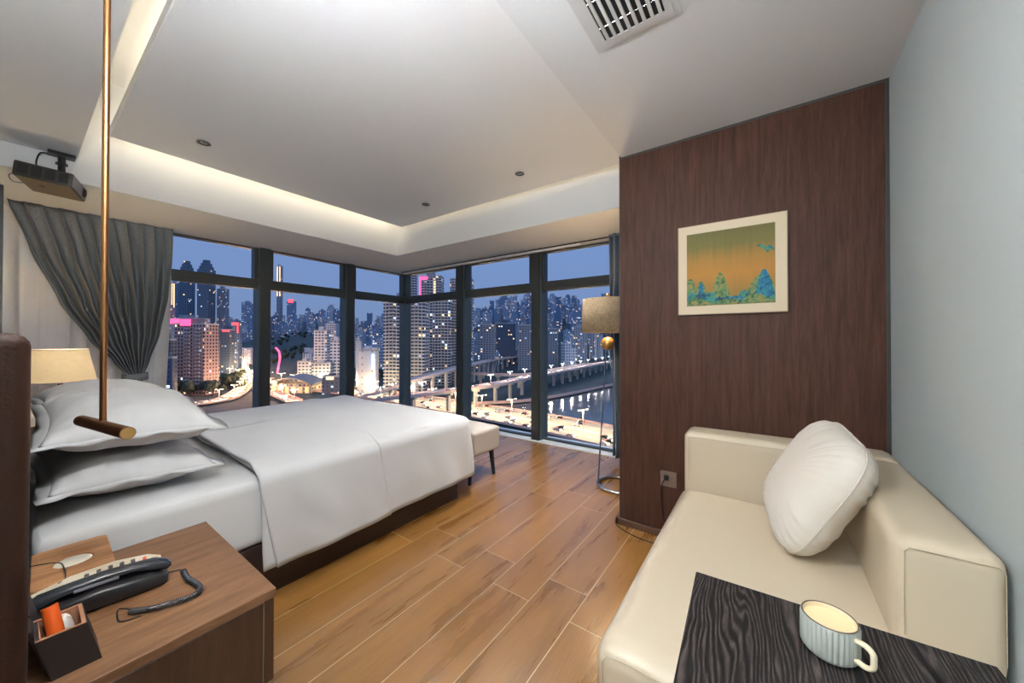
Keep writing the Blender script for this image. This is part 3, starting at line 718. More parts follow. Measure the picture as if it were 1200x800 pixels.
bm = BM(); add_box(bm, hx0-.13, hx0-.002, hy0-.008, hy0, Z0, Z0+ht+.016); add_box(bm, hx0-.002, hx1-.03, hy0-.007, hy0-.0005, Z0, Z0+ht+.012); obj('back_board', shear(bm), MT['holder'], t)

# orange tube and white tub in the organiser
def tube_item(name, label, cat, a, b, r, mats, dark=True):
    t_ = thing(name, label, cat, a); b_ = BM(); a, b = Vector(a), Vector(b); d_ = (b-a).normalized()
    add_tube(b_, [a, a+d_*.002, b-d_*.004, b], r, 24, rfun=lambda q: r); o_ = obj('body', b_, mats[0], t_, True)
    b_ = BM(); add_tube(b_, [b-d_*.002, b+d_*.0006], r*.66, 20); obj('cap', b_, mats[1], t_, True)
tube_item('orange_tube', 'bright orange tube standing in the leather organiser', 'tube', (-1.256, .068, Z0+.020), (-1.292, .050, Z0+.130), .0125, (MT['orange'], MT['holder']))
bm = BM(); add_lathe(bm, [(.001, 0), (.012, 0), (.014, .004), (.015, .07), (.0145, .082), (.011, .090), (.001, .092)], (-1.297, .088, Z0+.005), 24)
for v in bm.verts: v.co.y += -.24*(v.co.z-Z0)
tag(obj('white_tub', bm, MT['white_p'], loc=(-1.297, .088, Z0+.005), smooth=True), 'small round white tub in the leather organiser', 'tub')

# ------------------------------------------------------------------ table lamp on the far nightstand
LX, LY = -4.08, .195
t = thing('table_lamp', 'lit table lamp with a linen drum shade beyond the pillows', 'lamp', (LX, LY, NSZ))
bm = BM(); add_lathe(bm, [(.001, 0), (.085, 0), (.088, .012), (.04, .022), (.03, .05), (.075, .12), (.085, .2), (.06, .28), (.02, .33), (.014, .36), (.012, .47), (.001, .47)], (LX, LY, NSZ), 32); obj('base', bm, MT['ns_side'], t, True)
bm = BM(); add_lathe(bm, [(.172, .902-NSZ), (.128, 1.128-NSZ)], (LX, LY, NSZ), 48, cap=False); sh = obj('lamp_shade', bm, MT['shade_warm'], t, True)
md = sh.modifiers.new('t', 'SOLIDIFY'); md.thickness = .002
for z, r in ((.904, .1725), (1.127, .1285)):
    bm = BM(); add_tube(bm, [(LX+r*math.cos(a*PI/24), LY+r*math.sin(a*PI/24), z) for a in range(48)], .0035, 6, True); obj('shade_rim', bm, MT['shade_trim'], sh, True)
bm = BM(); add_lathe(bm, [(.001, .98-NSZ), (.022, .99-NSZ), (.03, 1.02-NSZ), (.022, 1.05-NSZ), (.001, 1.06-NSZ)], (LX, LY, NSZ), 16); obj('bulb', bm, plain('lit_bulb', (1, .9, .7), .5, emit=(1, .7, .4), es=6), t, True)

# ------------------------------------------------------------------ gathered curtain, tie-back, sheer
XC = -4.60
def curtain_panel(xc, left, right, ztop, zbot, folds, amp, n=260, m=44, depth=1.):
    b_ = BM()
    def f(i, j):
        z = ztop+(zbot-ztop)*j
        l, r = left(z), right(z); y = l+(r-l)*i
        wid = (r-l)
        ph_ = folds*2*PI*i + .9*math.sin(i*13) + .35*math.sin(z*3+i*20)
        a = amp*(.16+.95*min(1, j*3.2))*(1-.45*max(0, 1-abs(z-.86)/.35))
        g = math.sin(ph_); g = math.copysign(abs(g)**.75, g)
        return Vector((xc+depth*a*g+.012*math.sin(i*37+z*1.2), y+.010*math.cos(ph_)*min(1, wid), z))
    grid_surface(b_, f, n, m); return b_
def interp(tab):
    def f(z):
        for (z1, v1), (z0, v0) in zip(tab, tab[1:]):
            if z <= z1 and z >= z0:
                t_ = (z1-z)/(z1-z0); t_ = t_*t_*(3-2*t_)*.35+t_*.65; return v1+(v0-v1)*t_
        return tab[0][1] if z > tab[0][0] else tab[-1][1]
    return f
lf = interp([(2.25, -.045), (1.9, .06), (1.5, .205), (1.2, .36), (1.0, .50), (.88, .585), (.80, .595), (.5, .56), (.02, .52)])
rf = interp([(2.25, .868), (2.0, .862), (1.6, .835), (1.25, .785), (1.0, .72), (.88, .685), (.80, .675), (.5, .73), (.02, .76)])
t = thing('grey_curtain', 'heavy charcoal curtain gathered by a tie-back at the left window', 'curtain', (XC, .5, .02))
bm = curtain_panel(XC, lf, rf, ZW-.001, .02, 12, .048, 360, 70)
cf = obj('fabric', bm, MT['curtain'], t, 'all'); md = cf.modifiers.new('t', 'SOLIDIFY'); md.thickness = .003
bm = BM()
band = []
for k in range(20):
    a = 2*PI*k/20; band.append(Vector((XC+.062*math.cos(a), .635+.085*math.sin(a), .862+.008*math.sin(a))))
rings = []
for p in band: rings.append([bm.verts.new(p+Vector((0, 0, s))) for s in (-.032, .032)])
for i in range(20):
    A, B = rings[i], rings[(i+1) % 20]; bm.faces.new((A[0], B[0], B[1], A[1]))
tb = obj('tie_back', bm, MT['curtain'], t, 'all'); md = tb.modifiers.new('t', 'SOLIDIFY'); md.thickness = .006
bm = curtain_panel(XC-.075, lambda z: -.095, lambda z: .87-.03*max(0, (1.6-z))+.0, ZW-.001, .02, 9, .010, 260, 14)
tag(obj('sheer_curtain', bm, MT['sheer'], loc=(XC-.075, .4, .02), smooth='all'), 'white sheer curtain hanging behind the gathered charcoal curtain', 'curtain')
# right curtain by the walnut wall
bm = BM()
def f(i, j):
    z = (ZW-.001)+(.05-ZW)*j; w_ = .0+.55
    x = -1.27+.46*i
    y = 3.46+.045*math.sin(i*2*PI*6.5+.6*math.sin(z*2))
    pull = .05*max(0, 1-(z-.05)/1.4)
    return Vector((x+pull*(1-i)*.9 - .09*max(0, (1.0-z))*(1-i)*.2, y, z))
grid_surface(bm, f, 140, 24)
t = thing('blue_grey_curtain', 'blue grey curtain hanging behind the floor lamp beside the walnut wall', 'curtain', (-1.1, 3.46, .05))
o = obj('fabric', bm, MT['curtain2'], t, 'all'); md = o.modifiers.new('t', 'SOLIDIFY'); md.thickness = .003
bm = BM(); add_box(bm, -1.27, -.82, 3.445, 3.475, ZW-.02, ZW-.0005); obj('heading_tape', bm, MT['curtain2'], t)

# ------------------------------------------------------------------ floor lamp
FLX, FLY = -.985, 2.885
t = thing('floor_lamp', 'slim floor lamp with a grey linen shade and a gold ball beside the walnut wall', 'floor lamp', (FLX, FLY, 0))
bm = BM(); rr = .165
add_tube(bm, [(FLX+rr*math.cos(k*PI/32), FLY+rr*math.sin(k*PI/32), .0145) for k in range(64)], .0145, 12, True); obj('base_ring', bm, MT['chrome'], t, True)
hx, hy = FLX-.085, FLY-.02
for a in (205, 325, 85):
    bx_, by_ = FLX+rr*math.cos(R_(a)), FLY+rr*math.sin(R_(a))
    bm = BM(); add_tube(bm, [(bx_, by_, .02), (hx+.012*math.cos(R_(a)), hy+.012*math.sin(R_(a)), 1.13)], .0055, 10); obj('leg', bm, MT['steel'], t, True)
bm = BM(); bmesh.ops.create_uvsphere(bm, u_segments=28, v_segments=18, radius=.056); bmesh.ops.translate(bm, vec=(hx, hy, 1.172), verts=bm.verts); obj('ball_joint', bm, MT['gold'], t, 'all')
bm = BM(); add_tube(bm, [(hx, hy, 1.22), (hx, hy, 1.555)], .010, 12); obj('stem', bm, MT['brass'], t, True)
bm = BM(); add_lathe(bm, [(.212, 0), (.205, .275)], (hx, hy, 1.262), 48, cap=False); sh = obj('lamp_shade', bm, MT['shade_floor'], t, True); md = sh.modifiers.new('t', 'SOLIDIFY'); md.thickness = .002
bm = BM()
for a in (0, 120, 240): add_tube(bm, [(hx, hy, 1.53), (hx+.204*math.cos(R_(a)), hy+.204*math.sin(R_(a)), 1.53)], .0022, 6)
obj('shade_carrier', bm, MT['chrome'], sh)
bm = BM(); add_lathe(bm, [(.001, .0), (.012, .004), (.016, .018), (.010, .03), (.001, .034)], (hx, hy, 1.555), 16); obj('finial', bm, MT['brass'], t, True)

# ------------------------------------------------------------------ projector under the head ceiling
PC = Vector((-3.733, .138, 2.209)); PR = Matrix.Rotation(R_(-14.1), 4, 'Z') @ Matrix.Rotation(R_(-4.8), 4, 'X')
t = thing('projector', 'dark ceiling projector hanging above the gathered curtain', 'projector', (PC.x, PC.y, ZL))
def pj(name, b_, mat, parent, sm=True):
    """local projector axes: x towards the aisle, y towards the lens"""
    bmesh.ops.transform(b_, matrix=Matrix.Translation(PC) @ PR, verts=b_.verts); return obj(name, b_, mat, parent, sm)
ha, hb_, hh_ = .160, .114, .0445
body = pj('housing', bbox_bm(-ha, ha, -hb_, hb_, -hh_, hh_, .008, 2), MT['pj'], t)
pj('underside', bbox_bm(-ha+.008, ha-.008, -hb_+.008, hb_-.008, -hh_-.002, -hh_-.0002, .0008, 1), MT['pj_under'], body)
for k in range(4):
    y = -.078+k*.052
    bm = BM(); add_box(bm, ha+.0002, ha+.002, y-.020, y+.020, -.030, .030)
    for q in range(6): add_box(bm, ha+.0022, ha+.0034, y-.019, y+.019, -.027+q*.010, -.0245+q*.010, 0)
    pj('vent_grille', bm, MT['pj_grille'], body, False)
pj('front_face', bbox_bm(-ha+.01, ha-.01, hb_+.0002, hb_+.003, -hh_+.008, hh_-.008, .0008, 1), MT['pj_face'], body)
pj('lens_recess', bbox_bm(-.125, -.055, hb_+.0032, hb_+.005, -.030, .030, .0008, 1), MT['pj_grille'], body)
bm = BM(); add_tube(bm, [(-.09, hb_+.0052, 0), (-.09, hb_+.012, 0)], .024, 24); pj('lens', bm, MT['void'], body)
bm = BM(); add_tube(bm, [(.03, -.03, -hh_-.0022), (.03, -.03, -hh_-.004)], .012, 16); pj('foot', bm, MT['pj'], body)
mpx = Vector((-3.735, .175, 0))
obj('ceiling_plate', bbox_bm(mpx.x-.075, mpx.x+.065, mpx.y-.058, mpx.y+.055, ZL-.018, ZL-.0003, .002, 1), MT['black'], t)
bm = BM(); add_tube(bm, [(mpx.x, mpx.y, ZL-.018), (mpx.x, mpx.y, 2.285)], .017, 16); add_tube(bm, [(mpx.x, mpx.y, 2.345), (mpx.x, mpx.y, 2.335)], .027, 18); obj('mount_arm', bm, MT['black'], t, True)
bm = BM()
for a_ in (30, 150, 270): add_tube(bm, [(mpx.x, mpx.y, 2.295), (mpx.x+.07*math.cos(R_(a_)), mpx.y-.02+.06*math.sin(R_(a_)), 2.258)], .006, 8)
obj('mount_claw', bm, MT['chrome'], t, True)
bm = BM(); add_tube(bm, smooth_path([(mpx.x, mpx.y-.05, ZL-.01), (mpx.x+.03, mpx.y-.085, 2.37), (mpx.x+.03, mpx.y-.10, 2.31), (mpx.x+.02, mpx.y-.095, 2.262)], 6), .004, 8); obj('power_cable', bm, MT['black'], t, True)
bm = BM(); add_tube(bm, smooth_path([(.10, -hb_, -.02), (.12, -hb_-.018, -.045), (.09, -hb_-.01, -.07), (.05, -hb_+.02, -hh_-.012), (.02, -hb_+.04, -hh_-.003)], 6), .003, 8); pj('signal_cable', bm, MT['pj_face'], t)

# ------------------------------------------------------------------ picture
px0, px1, pz0, pz1 = -.424, .0915, 1.347, 1.864
yF = YP-.003
t = thing('picture', 'framed green and ochre mountain landscape print on the walnut wall', 'picture', ((px0+px1)/2, yF, pz0))
bm = BM(); add_box(bm, px0, px1, yF-.022, yF, pz0, pz1); obj('frame', bm, MT['pframe'], t)
bm = BM(); add_box(bm, px0+.004, px1-.004, yF-.0245, yF-.0222, pz0+.004, pz1-.004); obj('mount', bm, MT['paper'], t)
ax0, ax1, az0, az1 = -.376, .040, 1.397, 1.813
bm = BM(); add_box(bm, 0, ax1-ax0, -.0016, 0, 0, az1-az0)
pr = obj('print', bm, MT['print'], t, local=True); pr.location = Vector((ax0, yF-.0246, az0))-ORG[t.name]; ORG[pr.name] = Vector((0, 0, 0))
def hills(b_, pts_, y):
    vs_ = [b_.verts.new((x, y, z)) for x, z in pts_]; 
    f_ = b_.faces.new(vs_); r_ = bmesh.ops.extrude_face_region(b_, geom=[f_]); bmesh.ops.translate(b_, vec=(0, -.0006, 0), verts=[v for v in r_['geom'] if isinstance(v, bmesh.types.BMVert)])
def ridge(x0, x1, peaks, base, seed, n=60):
    out = [(x0, base), ]
    for i in range(n+1):
        x = x0+(x1-x0)*i/n; z = base+.012
        for (px, hgt, w_) in peaks: z = max(z, base+hgt*math.exp(-abs((x-px)/w_/1.15)**2.6))
        z += .006*noise.noise(Vector((x*60, seed, 0)))+.004*noise.noise(Vector((x*140, seed, 3)))
        out.append((x, max(base+.003, z)))
    out.append((x1, base)); return out
W_ = ax1-ax0
for mname, peaks, base, y, sd, x0, x1 in (('hill_b', ((.02, .15, .03), (.075, .13, .03), (.17, .17, .035), (.36, .14, .06)), .01, -.0022, 1.5, .001, W_-.001),
                          ('hill_a', ((.03, .08, .03), (.12, .075, .04), (.28, .07, .03), (.37, .17, .035)), .003, -.0029, 7.7, .001, W_-.001),
                          ('hill_c', ((.075, .10, .014), (.37, .145, .026)), .03, -.0036, 3.3, .045, W_-.012),
                          ('hill_b', ((.05, .045, .05), (.2, .03, .05), (.33, .05, .05)), .002, -.0043, 9.1, .001, W_-.001)):
    bm = BM(); hills(bm, ridge(x0, x1, peaks, base, sd), y); obj('painted_hills', bm, MT[mname], pr, local=True)
bm = BM(); hills(bm, [(.335, .305), (.36, .312), (.375, .295), (.395, .30), (.412, .285), (.412, .27), (.395, .278), (.385, .262), (.37, .28), (.352, .295)], -.0022); obj('painted_hills', bm, MT['hill_a'], pr, local=True)

# ------------------------------------------------------------------ wall socket
sx0, sx1, sz0, sz1 = -.531, -.440, .312, .405
t = thing('wall_socket', 'bronze grey wall socket with a black plug low on the walnut wall', 'socket', ((sx0+sx1)/2, YP, sz0))
obj('plate', bbox_bm(sx0, sx1, YP-.008, YP-.0002, sz0, sz1, .002, 2), MT['plate'], t, True)
obj('plug', bbox_bm(-.506, -.480, YP-.034, YP-.0082, .356, .384, .004, 2), MT['black'], t, True)
bm = BM(); add_tube(bm, smooth_path([(-.50, YP-.028, .36), (-.515, YP-.034, .33), (-.520, YP-.03, .25), (-.505, YP-.03, .12), (-.47, YP-.035, .02), (-.47, YP-.05, .004)] , 6)
    + smooth_path([(-.48, YP-.10, .0035), (-.55, YP-.115, .0035), (-.66, YP-.105, .0035), (-.77, YP-.055, .0035), (-.815, YP+.0, .0035), (-.825, YP+.10, .0035), (-.83, YP+.35, .0035)], 6), .0032, 7)
obj('power_cord', bm, MT['black'], t, True)

# ------------------------------------------------------------------ SOFA
sf = thing('sofa', 'cream leather sofa with a low square back against the grey wall', 'sofa', (0, 1.6, 0))
SZ = .425
def crown(b_, zc, amp, x0, x1, y0, y1):
    for v in b_.verts:
        if v.co.z > zc:
            u = max(0, min(1, (v.co.x-x0)/(x1-x0))); w_ = max(0, min(1, (v.co.y-y0)/(y1-y0)))
            v.co.z += amp*(math.sin(u*PI)*math.sin(w_*PI))**.5
bm = soft_box(-.372, .449, .885, 2.110, .05, SZ-.012, .045, .0, 34); crown(bm, .3, .016, -.372, .449, .885, 2.110)
obj('seat', bm, MT['leather'], sf, 'all')
bm = soft_box(-.365, .452, 2.112, 2.296, .05, .705, .03, 0, 26); crown(bm, .6, .006, -.365, .45, 2.11, 2.296)
obj('arm', bm, MT['leather'], sf, 'all')
bm = soft_box(.262, .452, 1.312, 2.111, SZ-.02, .697, .030, 0, 26); crown(bm, .6, .012, .262, .452, 1.312, 2.2)
obj('backrest', bm, MT['leather'], sf, 'all')
def seam(pts_, parent, r=.0018): 
    b_ = BM(); add_tube(b_, pts_, r*.6, 6); obj('seam', b_, MT['stitch'], parent, True)
seam([(-.345, .8850, .12), (-.345, .8842, .375), (-.335, .8842, .392), (-.30, .8855, .398), (.3, .8855, .398)], sf)
seam([(.282, 1.3105, .46), (.282, 1.3105, .668), (.292, 1.3105, .680), (.432, 1.3105, .680), (.441, 1.3105, .668), (.441, 1.3105, .46)], sf)
seam([(-.34, 2.1105, .45), (-.34, 2.1105, .672), (-.32, 2.1105, .683), (.25, 2.1105, .683)], sf)
for (x, y) in ((-.32, .95), (.40, .95), (-.32, 2.2), (.40, 2.2)):
    bm = BM(); add_lathe(bm, [(.02, 0), (.025, .05)], (x, y, 0), 16); obj('foot', bm, MT['black'], sf, True)
def plump_cushion(loc, W, Hh, T_, face, up, label, seed):
    t_ = thing('cushion', label, 'cushion', loc)
    sd_ = up.cross(face); t_.rotation_euler = Matrix((sd_, up, face)).transposed().to_euler()
    b_ = BM(); na, nr = 144, 26; SD = Vector((seed, 0, 0))
    def edge(a_):
        c_, s_ = math.cos(a_), math.sin(a_); e_ = 2/3.6
        x, y = math.copysign(abs(c_)**e_, c_), math.copysign(abs(s_)**e_, s_)
        k = 1+.10*(abs(x*y))**3
        return x*W/2*k, y*Hh/2*k
    def pt(a_, r_, sg):
        x, y = edge(a_); z = sg*T_/2*(max(0, 1-r_**2.7))**.58
        pk = (math.sin(a_*34+2.5*noise.noise(Vector((a_*3, seed, sg))))*.5+.6*noise.noise(Vector((a_*11, r_*1.5, sg+seed))))
        z += sg*.0095*pk*sst_(.45, .93, r_)*(1-sst_(.97, 1., r_))
        z += sg*.008*noise.noise(Vector((x*r_*7, y*r_*7, seed+sg)))*(1-r_)
        return Vector((x*r_*(1-.0*pk), y*r_, z))
    for sg in (1, -1):
        c0 = b_.verts.new(pt(0, 0, sg)); prev = None
        for i_ in range(1, nr+1):
            r_ = (i_/nr)**.8; cur = [b_.verts.new(pt(2*PI*k/na, r_, sg)) for k in range(na)]
            for k in range(na):
                k2 = (k+1) % na
                if prev is None: b_.faces.new((c0, cur[k], cur[k2]))
                else: b_.faces.new((prev[k], cur[k], cur[k2], prev[k2]))
            prev = cur
    bmesh.ops.remove_doubles(b_, verts=b_.verts, dist=.0004)
    obj('cover', b_, MT['cush'], t_, 'all', local=True)
    b_ = BM(); add_tube(b_, [pt(2*PI*k/96, 1, 1) for k in range(96)], .0028, 6, closed=True); obj('piping', b_, MT['cush'], t_, 'all', local=True)
    return t_
def sst_(a, b, x):
    q_ = max(0., min(1., (x-a)/(b-a))); return q_*q_*(3-2*q_)
up = Vector((.20, -.02, .385)).normalized(); sdw = Vector((-.07, .44, .02)).normalized(); face = sdw.cross(up)
face = face if face.x < 0 else -face; face.normalize()
plump_cushion((.142, 1.775, .655), .465, .465, .205, face, up, 'ivory satin cushion leaning on the back of the cream sofa', 8.2)

# ------------------------------------------------------------------ side table and mug
TZ = .70
t = thing('side_table', 'black open grain wood side table in the right foreground', 'side table', (.09, .70, 0), rotz=R_(2.5))
obj('table_top', bbox_bm(-.208, .205, -.160, .172, TZ-.028, TZ, .0015, 1), MT['table'], t, local=True)
for x, y in ((-.185, -.14), (.182, -.14), (-.185, .15), (.182, .15)):
    obj('leg', bbox_bm(x-.014, x+.014, y-.014, y+.014, 0, TZ-.0285, .002, 1), MT['tableedge'], t, local=True)
obj('lower_rail', bbox_bm(-.17, .168, -.147, -.133, .06, .085, .002, 1), MT['tableedge'], t, local=True)
mx, my = .081, .766
mg = thing('mug', 'pale ribbed mug with a cream drink on the black side table', 'mug', (mx, my, TZ), rotz=R_(-38))
def ribbed(b_, prof, n, amp):
    rings_ = []
    for r, z, k in prof:
        rings_.append([b_.verts.new(((r+amp*k*(abs(math.cos(i*PI/n*32))-.5))*math.cos(2*PI*i/n), (r+amp*k*(abs(math.cos(i*PI/n*32))-.5))*math.sin(2*PI*i/n), z)) for i in range(n)])
    skin(b_, rings_, False); b_.faces.new(list(reversed(rings_[0])))
MR, MH = .036, .056
bm = BM(); ribbed(bm, [(.026, .0005, 0), (.030, .001, 0), (MR-.001, .006, .3), (MR, .010, 1), (MR, MH-.004, 1), (MR-.0003, MH-.002, 0), (MR-.0006, MH, 0)], 320, .0022); mb = obj('cup', bm, MT['mug'], mg, True, True)
bm = BM(); add_lathe(bm, [(MR-.0006, MH+.0001), (MR-.0010, MH+.0010), (MR-.0026, MH+.0010), (MR-.003, MH+.0001)], (0, 0, 0), 64, cap=False); obj('rim', bm, MT['mug_rim'], mb, True, True)
bm = BM(); add_lathe(bm, [(MR-.003, MH+.0002), (MR-.0032, MH-.010)], (0, 0, 0), 64, cap=False); obj('inner_wall', bm, MT['mug_in'], mb, True, True)
bm = BM(); add_lathe(bm, [(MR-.0034, MH-.0070), (MR-.006, MH-.0074), (.0001, MH-.0074)], (0, 0, 0), 64, cap=False); obj('drink', bm, MT['coffee'], mg, True, True)
bm = BM()
hp = smooth_path([(MR-.002, 0, .046), (MR+.012, 0, .047), (MR+.020, 0, .042), (MR+.021, 0, .032), (MR+.020, 0, .022), (MR+.012, 0, .016), (MR-.002, 0, .016)], 6)
rings = []
for i, p in enumerate(hp):
    tt = (hp[min(i+1, len(hp)-1)]-hp[max(i-1, 0)]).normalized(); sx_ = Vector((0, 1, 0)); nx_ = tt.cross(sx_)
    rings.append(ring(bm, p, sx_, nx_, .0048, 14, .0036))
skin(bm, rings); obj('handle', bm, MT['mug_in'], mg, 'all', True)
#CITY_BEGIN
# ================================================================== CITY OUTSIDE
GZ = -49.
def ext_coords(x, y):
    s = x*AX[2].x+y*AX[2].y; t_ = x*AX[0].x+y*AX[0].y
    return s, (CX+FPX*t_/max(s, 1.))
def sst(a, b, x):
    t_ = max(0., min(1., (x-a)/(b-a))); return t_*t_*(3-2*t_)
def ter(x, y):
    s, u = ext_coords(x, y)
    right = sst(520, 600, u)
    h = right*(190*sst(430, 1650, s)) + (1-right)*(52*sst(760, 1200, s)+70*sst(1200, 1800, s))
    h += (sst(318, 335, u)*(1-sst(395, 425, u)))*14*sst(380, 520, s)
    h += noise.noise(Vector((x/220, y/220, 0)))*10*sst(380, 800, s)
    if 20 < y < 250 and x > -330: h -= 0
    return GZ+h
MT['ground'] = plain('dark_city_ground', (.050, .058, .052), .95, bump=.3, bscale=.05, var=.6)
MT['forest'] = plain('dark_forest_ground', (.035, .055, .065), 1, bump=1, bscale=.09, var=.7)
MT['asphalt'] = plain('pale_asphalt', (.40, .36, .29), .8, var=.15, bscale=.1)
MT['concrete'] = plain('pale_concrete', (.42, .42, .43), .8, var=.1, bscale=.3)
MT['line'] = plain('white_road_paint', (.8, .8, .78), .7)
MT['rail'] = plain('pinkish_guard_rail', (.62, .42, .38), .6)
MT['water'] = plain('dark_river_water', (.05, .07, .085), .12, bump=.15, bscale=.2)
MT['tree'] = plain('dark_tree_leaves', (.030, .045, .032), 1, bump=1, bscale=.8, var=.5)
MT['bark'] = plain('dark_bark', (.04, .03, .025), 1)
MT['lamp_pole'] = plain('pale_lamp_pole', (.5, .5, .5), .6)
MT['lamp_head'] = plain('lit_lamp_head', (1, .9, .7), .5, emit=(1, .85, .6), es=9)
MT['lamp_white'] = plain('lit_white_lamp', (1, 1, 1), .5, emit=(.85, .92, 1), es=7)
MT['head_l'] = plain('lit_headlight', (1, 1, .9), .5, emit=(1, .88, .62), es=10)
MT['tail_l'] = plain('lit_taillight', (1, .1, .05), .5, emit=(1, .07, .03), es=7)
MT['neon_pink'] = plain('pink_neon', (1, .2, .4), .5, emit=(1, .10, .28), es=1.5)
MT['neon_red'] = plain('red_neon', (1, .1, .1), .5, emit=(1, .06, .08), es=2.6)
MT['neon_blue'] = plain('blue_white_neon', (.4, .7, 1), .5, emit=(.45, .72, 1), es=3)
MT['neon_warm'] = plain('warm_neon', (1, .7, .4), .5, emit=(1, .62, .30), es=2.2)
MT['f_tower'] = facade('banded_tower_walls', 3.6, 3.3, .62, .62, (.030, .045, .085), .07, 2.4, .34)
MT['f_pink'] = facade('pinkish_tower_walls', 3.0, 3.2, .5, .55, (.035, .035, .055), .05, 2.2, 0)
MT['f_glass'] = facade('blue_glass_tower_walls', 4.2, 4.0, .8, .74, (.035, .075, .13), .03, 1.6, 0)
MT['f_small'] = facade('apartment_walls', 4.0, 3.4, .5, .5, (.06, .09, .15), .09, 2.2, 0)
MT['f_white'] = facade('white_block_walls', 3.8, 3.4, .66, .5, (.07, .10, .16), .07, 2.0, 0)
MT['f_plain'] = facade('blank_block_walls', 9., 6., .12, .2, (.10, .13, .2), .1, 1.5, 0)
# ground
bm = BM()
n1, n2 = 70, 60
def gfn(i, j):
    s = 5+3600*(i**1.8); u = -700+2300*j
    tt = (u-CX)/FPX*s
    p = Vector((AX[2].x, AX[2].y, 0)).normalized()*s + Vector((AX[0].x, AX[0].y, 0)).normalized()*tt
    return Vector((p.x, p.y, ter(p.x, p.y)))
grid_surface(bm, gfn, n1, n2)
struct('ground', bm, MT['forest'], 'dark city ground and wooded hills outside the windows', smooth='all')
# river
bm = BM(); P = [at_z(u, v, GZ+.6) for u, v in ((500, 478), (560, 474), (640, 466), (760, 448), (900, 452), (1000, 500), (760, 507), (712, 497), (640, 487), (560, 480))]
bm.faces.new([bm.verts.new(p) for p in P]); struct('river', bm, MT['water'], 'dark river water between the highway and the viaducts')
# roads --------------------------------------------------------------
def ribbon(b_, path, hw, z0, z1, off=0., flat=False):
    """a strip of width 2*hw following path; z0,z1 relative to path height"""
    R = []
    for i, p in enumerate(path):
        t_ = (path[min(i+1, len(path)-1)]-path[max(i-1, 0)]); t_.z = 0; t_.normalize(); sd_ = Vector((t_.y, -t_.x, 0))
        a_, c_ = p+sd_*(off-hw), p+sd_*(off+hw)
        R.append([b_.verts.new(a_+Vector((0, 0, z0))), b_.verts.new(c_+Vector((0, 0, z0))), b_.verts.new(c_+Vector((0, 0, z1))), b_.verts.new(a_+Vector((0, 0, z1)))])
    skin(b_, R)
def resample(path, step):
    out = [path[0].copy()]; acc = 0
    for a_, c_ in zip(path, path[1:]):
        L_ = (c_-a_).length; d_ = step-acc
        while d_ <= L_: out.append(a_.lerp(c_, d_/L_)); d_ += step
        acc = (acc+L_) % step
    return out
LAMPS = []
def road(name, label, cat, pts, hw, piers=0, mat='asphalt', railm='rail', zoff=0., lines=True):
    path = smooth_path(pts, 10); path = resample(path, 6.)
    t_ = thing(name, label, cat, tuple(path[len(path)//2]))
    b_ = BM(); ribbon(b_, path, hw, -1.2 if piers else -.3, 0); obj('deck', b_, MT[mat], t_)
    for sgn in (-1, 1):
        b_ = BM(); ribbon(b_, path, .25, .0, 1.0, sgn*(hw-.3)); obj('guard_rail', b_, MT[railm], t_)
    if lines:
        b_ = BM(); ribbon(b_, path, .4, .01, .06, 0); obj('centre_line', b_, MT['line'], t_)
        for o_ in ((-.5, .5) if hw > 6 else ()):
            b_ = BM(); ribbon(b_, path, .15, .01, .05, hw*o_); obj('lane_line', b_, MT['line'], t_)
    if piers:
        k = 0
        for p in resample(path, piers)[1:-1]:
            g = ter(p.x, p.y)
            if p.z-g < 3 or k > 40: continue
            k += 1; b_ = BM()
            add_box(b_, p.x-1.1, p.x+1.1, p.y-1.1, p.y+1.1, g-2, p.z-3.0); add_box(b_, p.x-hw*.6, p.x+hw*.6, p.y-1.2, p.y+1.2, p.z-3.0, p.z-1.2)
            obj('pier', b_, MT['concrete'], t_)
    return path
G1 = GZ+1.2
hwy = road('highway', 'wide street-lit highway running below the windows', 'road', [(-1300, 120, G1), (-800, 150, G1), (-434, 176, G1), (-300, 190, G1), (-190, 188, G1), (-110, 184, G1), (-60, 176, G1), (30, 158, G1), (180, 120, G1)], 19)
def pxpath(l, z): return [tuple(at_z(u, v, z)) for u, v in l]
VZ = GZ+15
v1 = road('viaduct', 'long pale viaduct on tall piers just beyond the highway, rising to the right', 'viaduct',
          [tuple(at_z(u, v, GZ+z)) for u, v, z in ((446, 467, 10), (480, 463, 13), (531, 457, 15), (580, 450, 15), (620, 441.5, 15), (660, 434, 15), (712, 424, 16), (770, 415.5, 17))], 5.5, 24, 'concrete')
v2 = road('viaduct', 'pale branch viaduct joining from behind, level with the window post', 'viaduct',
          [tuple(at_z(u, v, GZ+z)) for u, v, z in ((545, 437, 12), (580, 438.5, 13), (620, 438.5, 14), (650, 433, 14.6), (690, 425.5, 15))], 5, 24, 'concrete')
v3 = road('viaduct', 'upper viaduct with a light lattice side behind the others', 'viaduct',
          [tuple(at_z(u, v, GZ+z)) for u, v, z in ((430, 463, 6), (450, 458, 10), (480, 446, 17), (531, 432, 22), (560, 425, 22), (583, 420.5, 22), (620, 415.5, 22), (660, 410, 22), (712, 405, 22))], 5, 22, 'concrete')
r4 = road('riverside_road', 'narrow riverside road under the viaducts', 'road', pxpath([(530, 474), (575, 472), (612, 470), (660, 463), (712, 452), (760, 443)], GZ+1.6), 2.5)
r5 = road('interchange_road', 'bright curving interchange road right of the pinkish tower', 'road', pxpath([(200, 476), (240, 472), (268, 466), (284, 455), (289, 443), (286, 431), (291, 421), (305, 414)], GZ+1.4), 7)
r6 = road('interchange_road', 'bright looping interchange road crossing beside the first window post', 'road', pxpath([(345, 470), (318, 458), (300, 446), (284, 436), (276, 428), (283, 420), (298, 417), (320, 413)], GZ+2.2), 6)
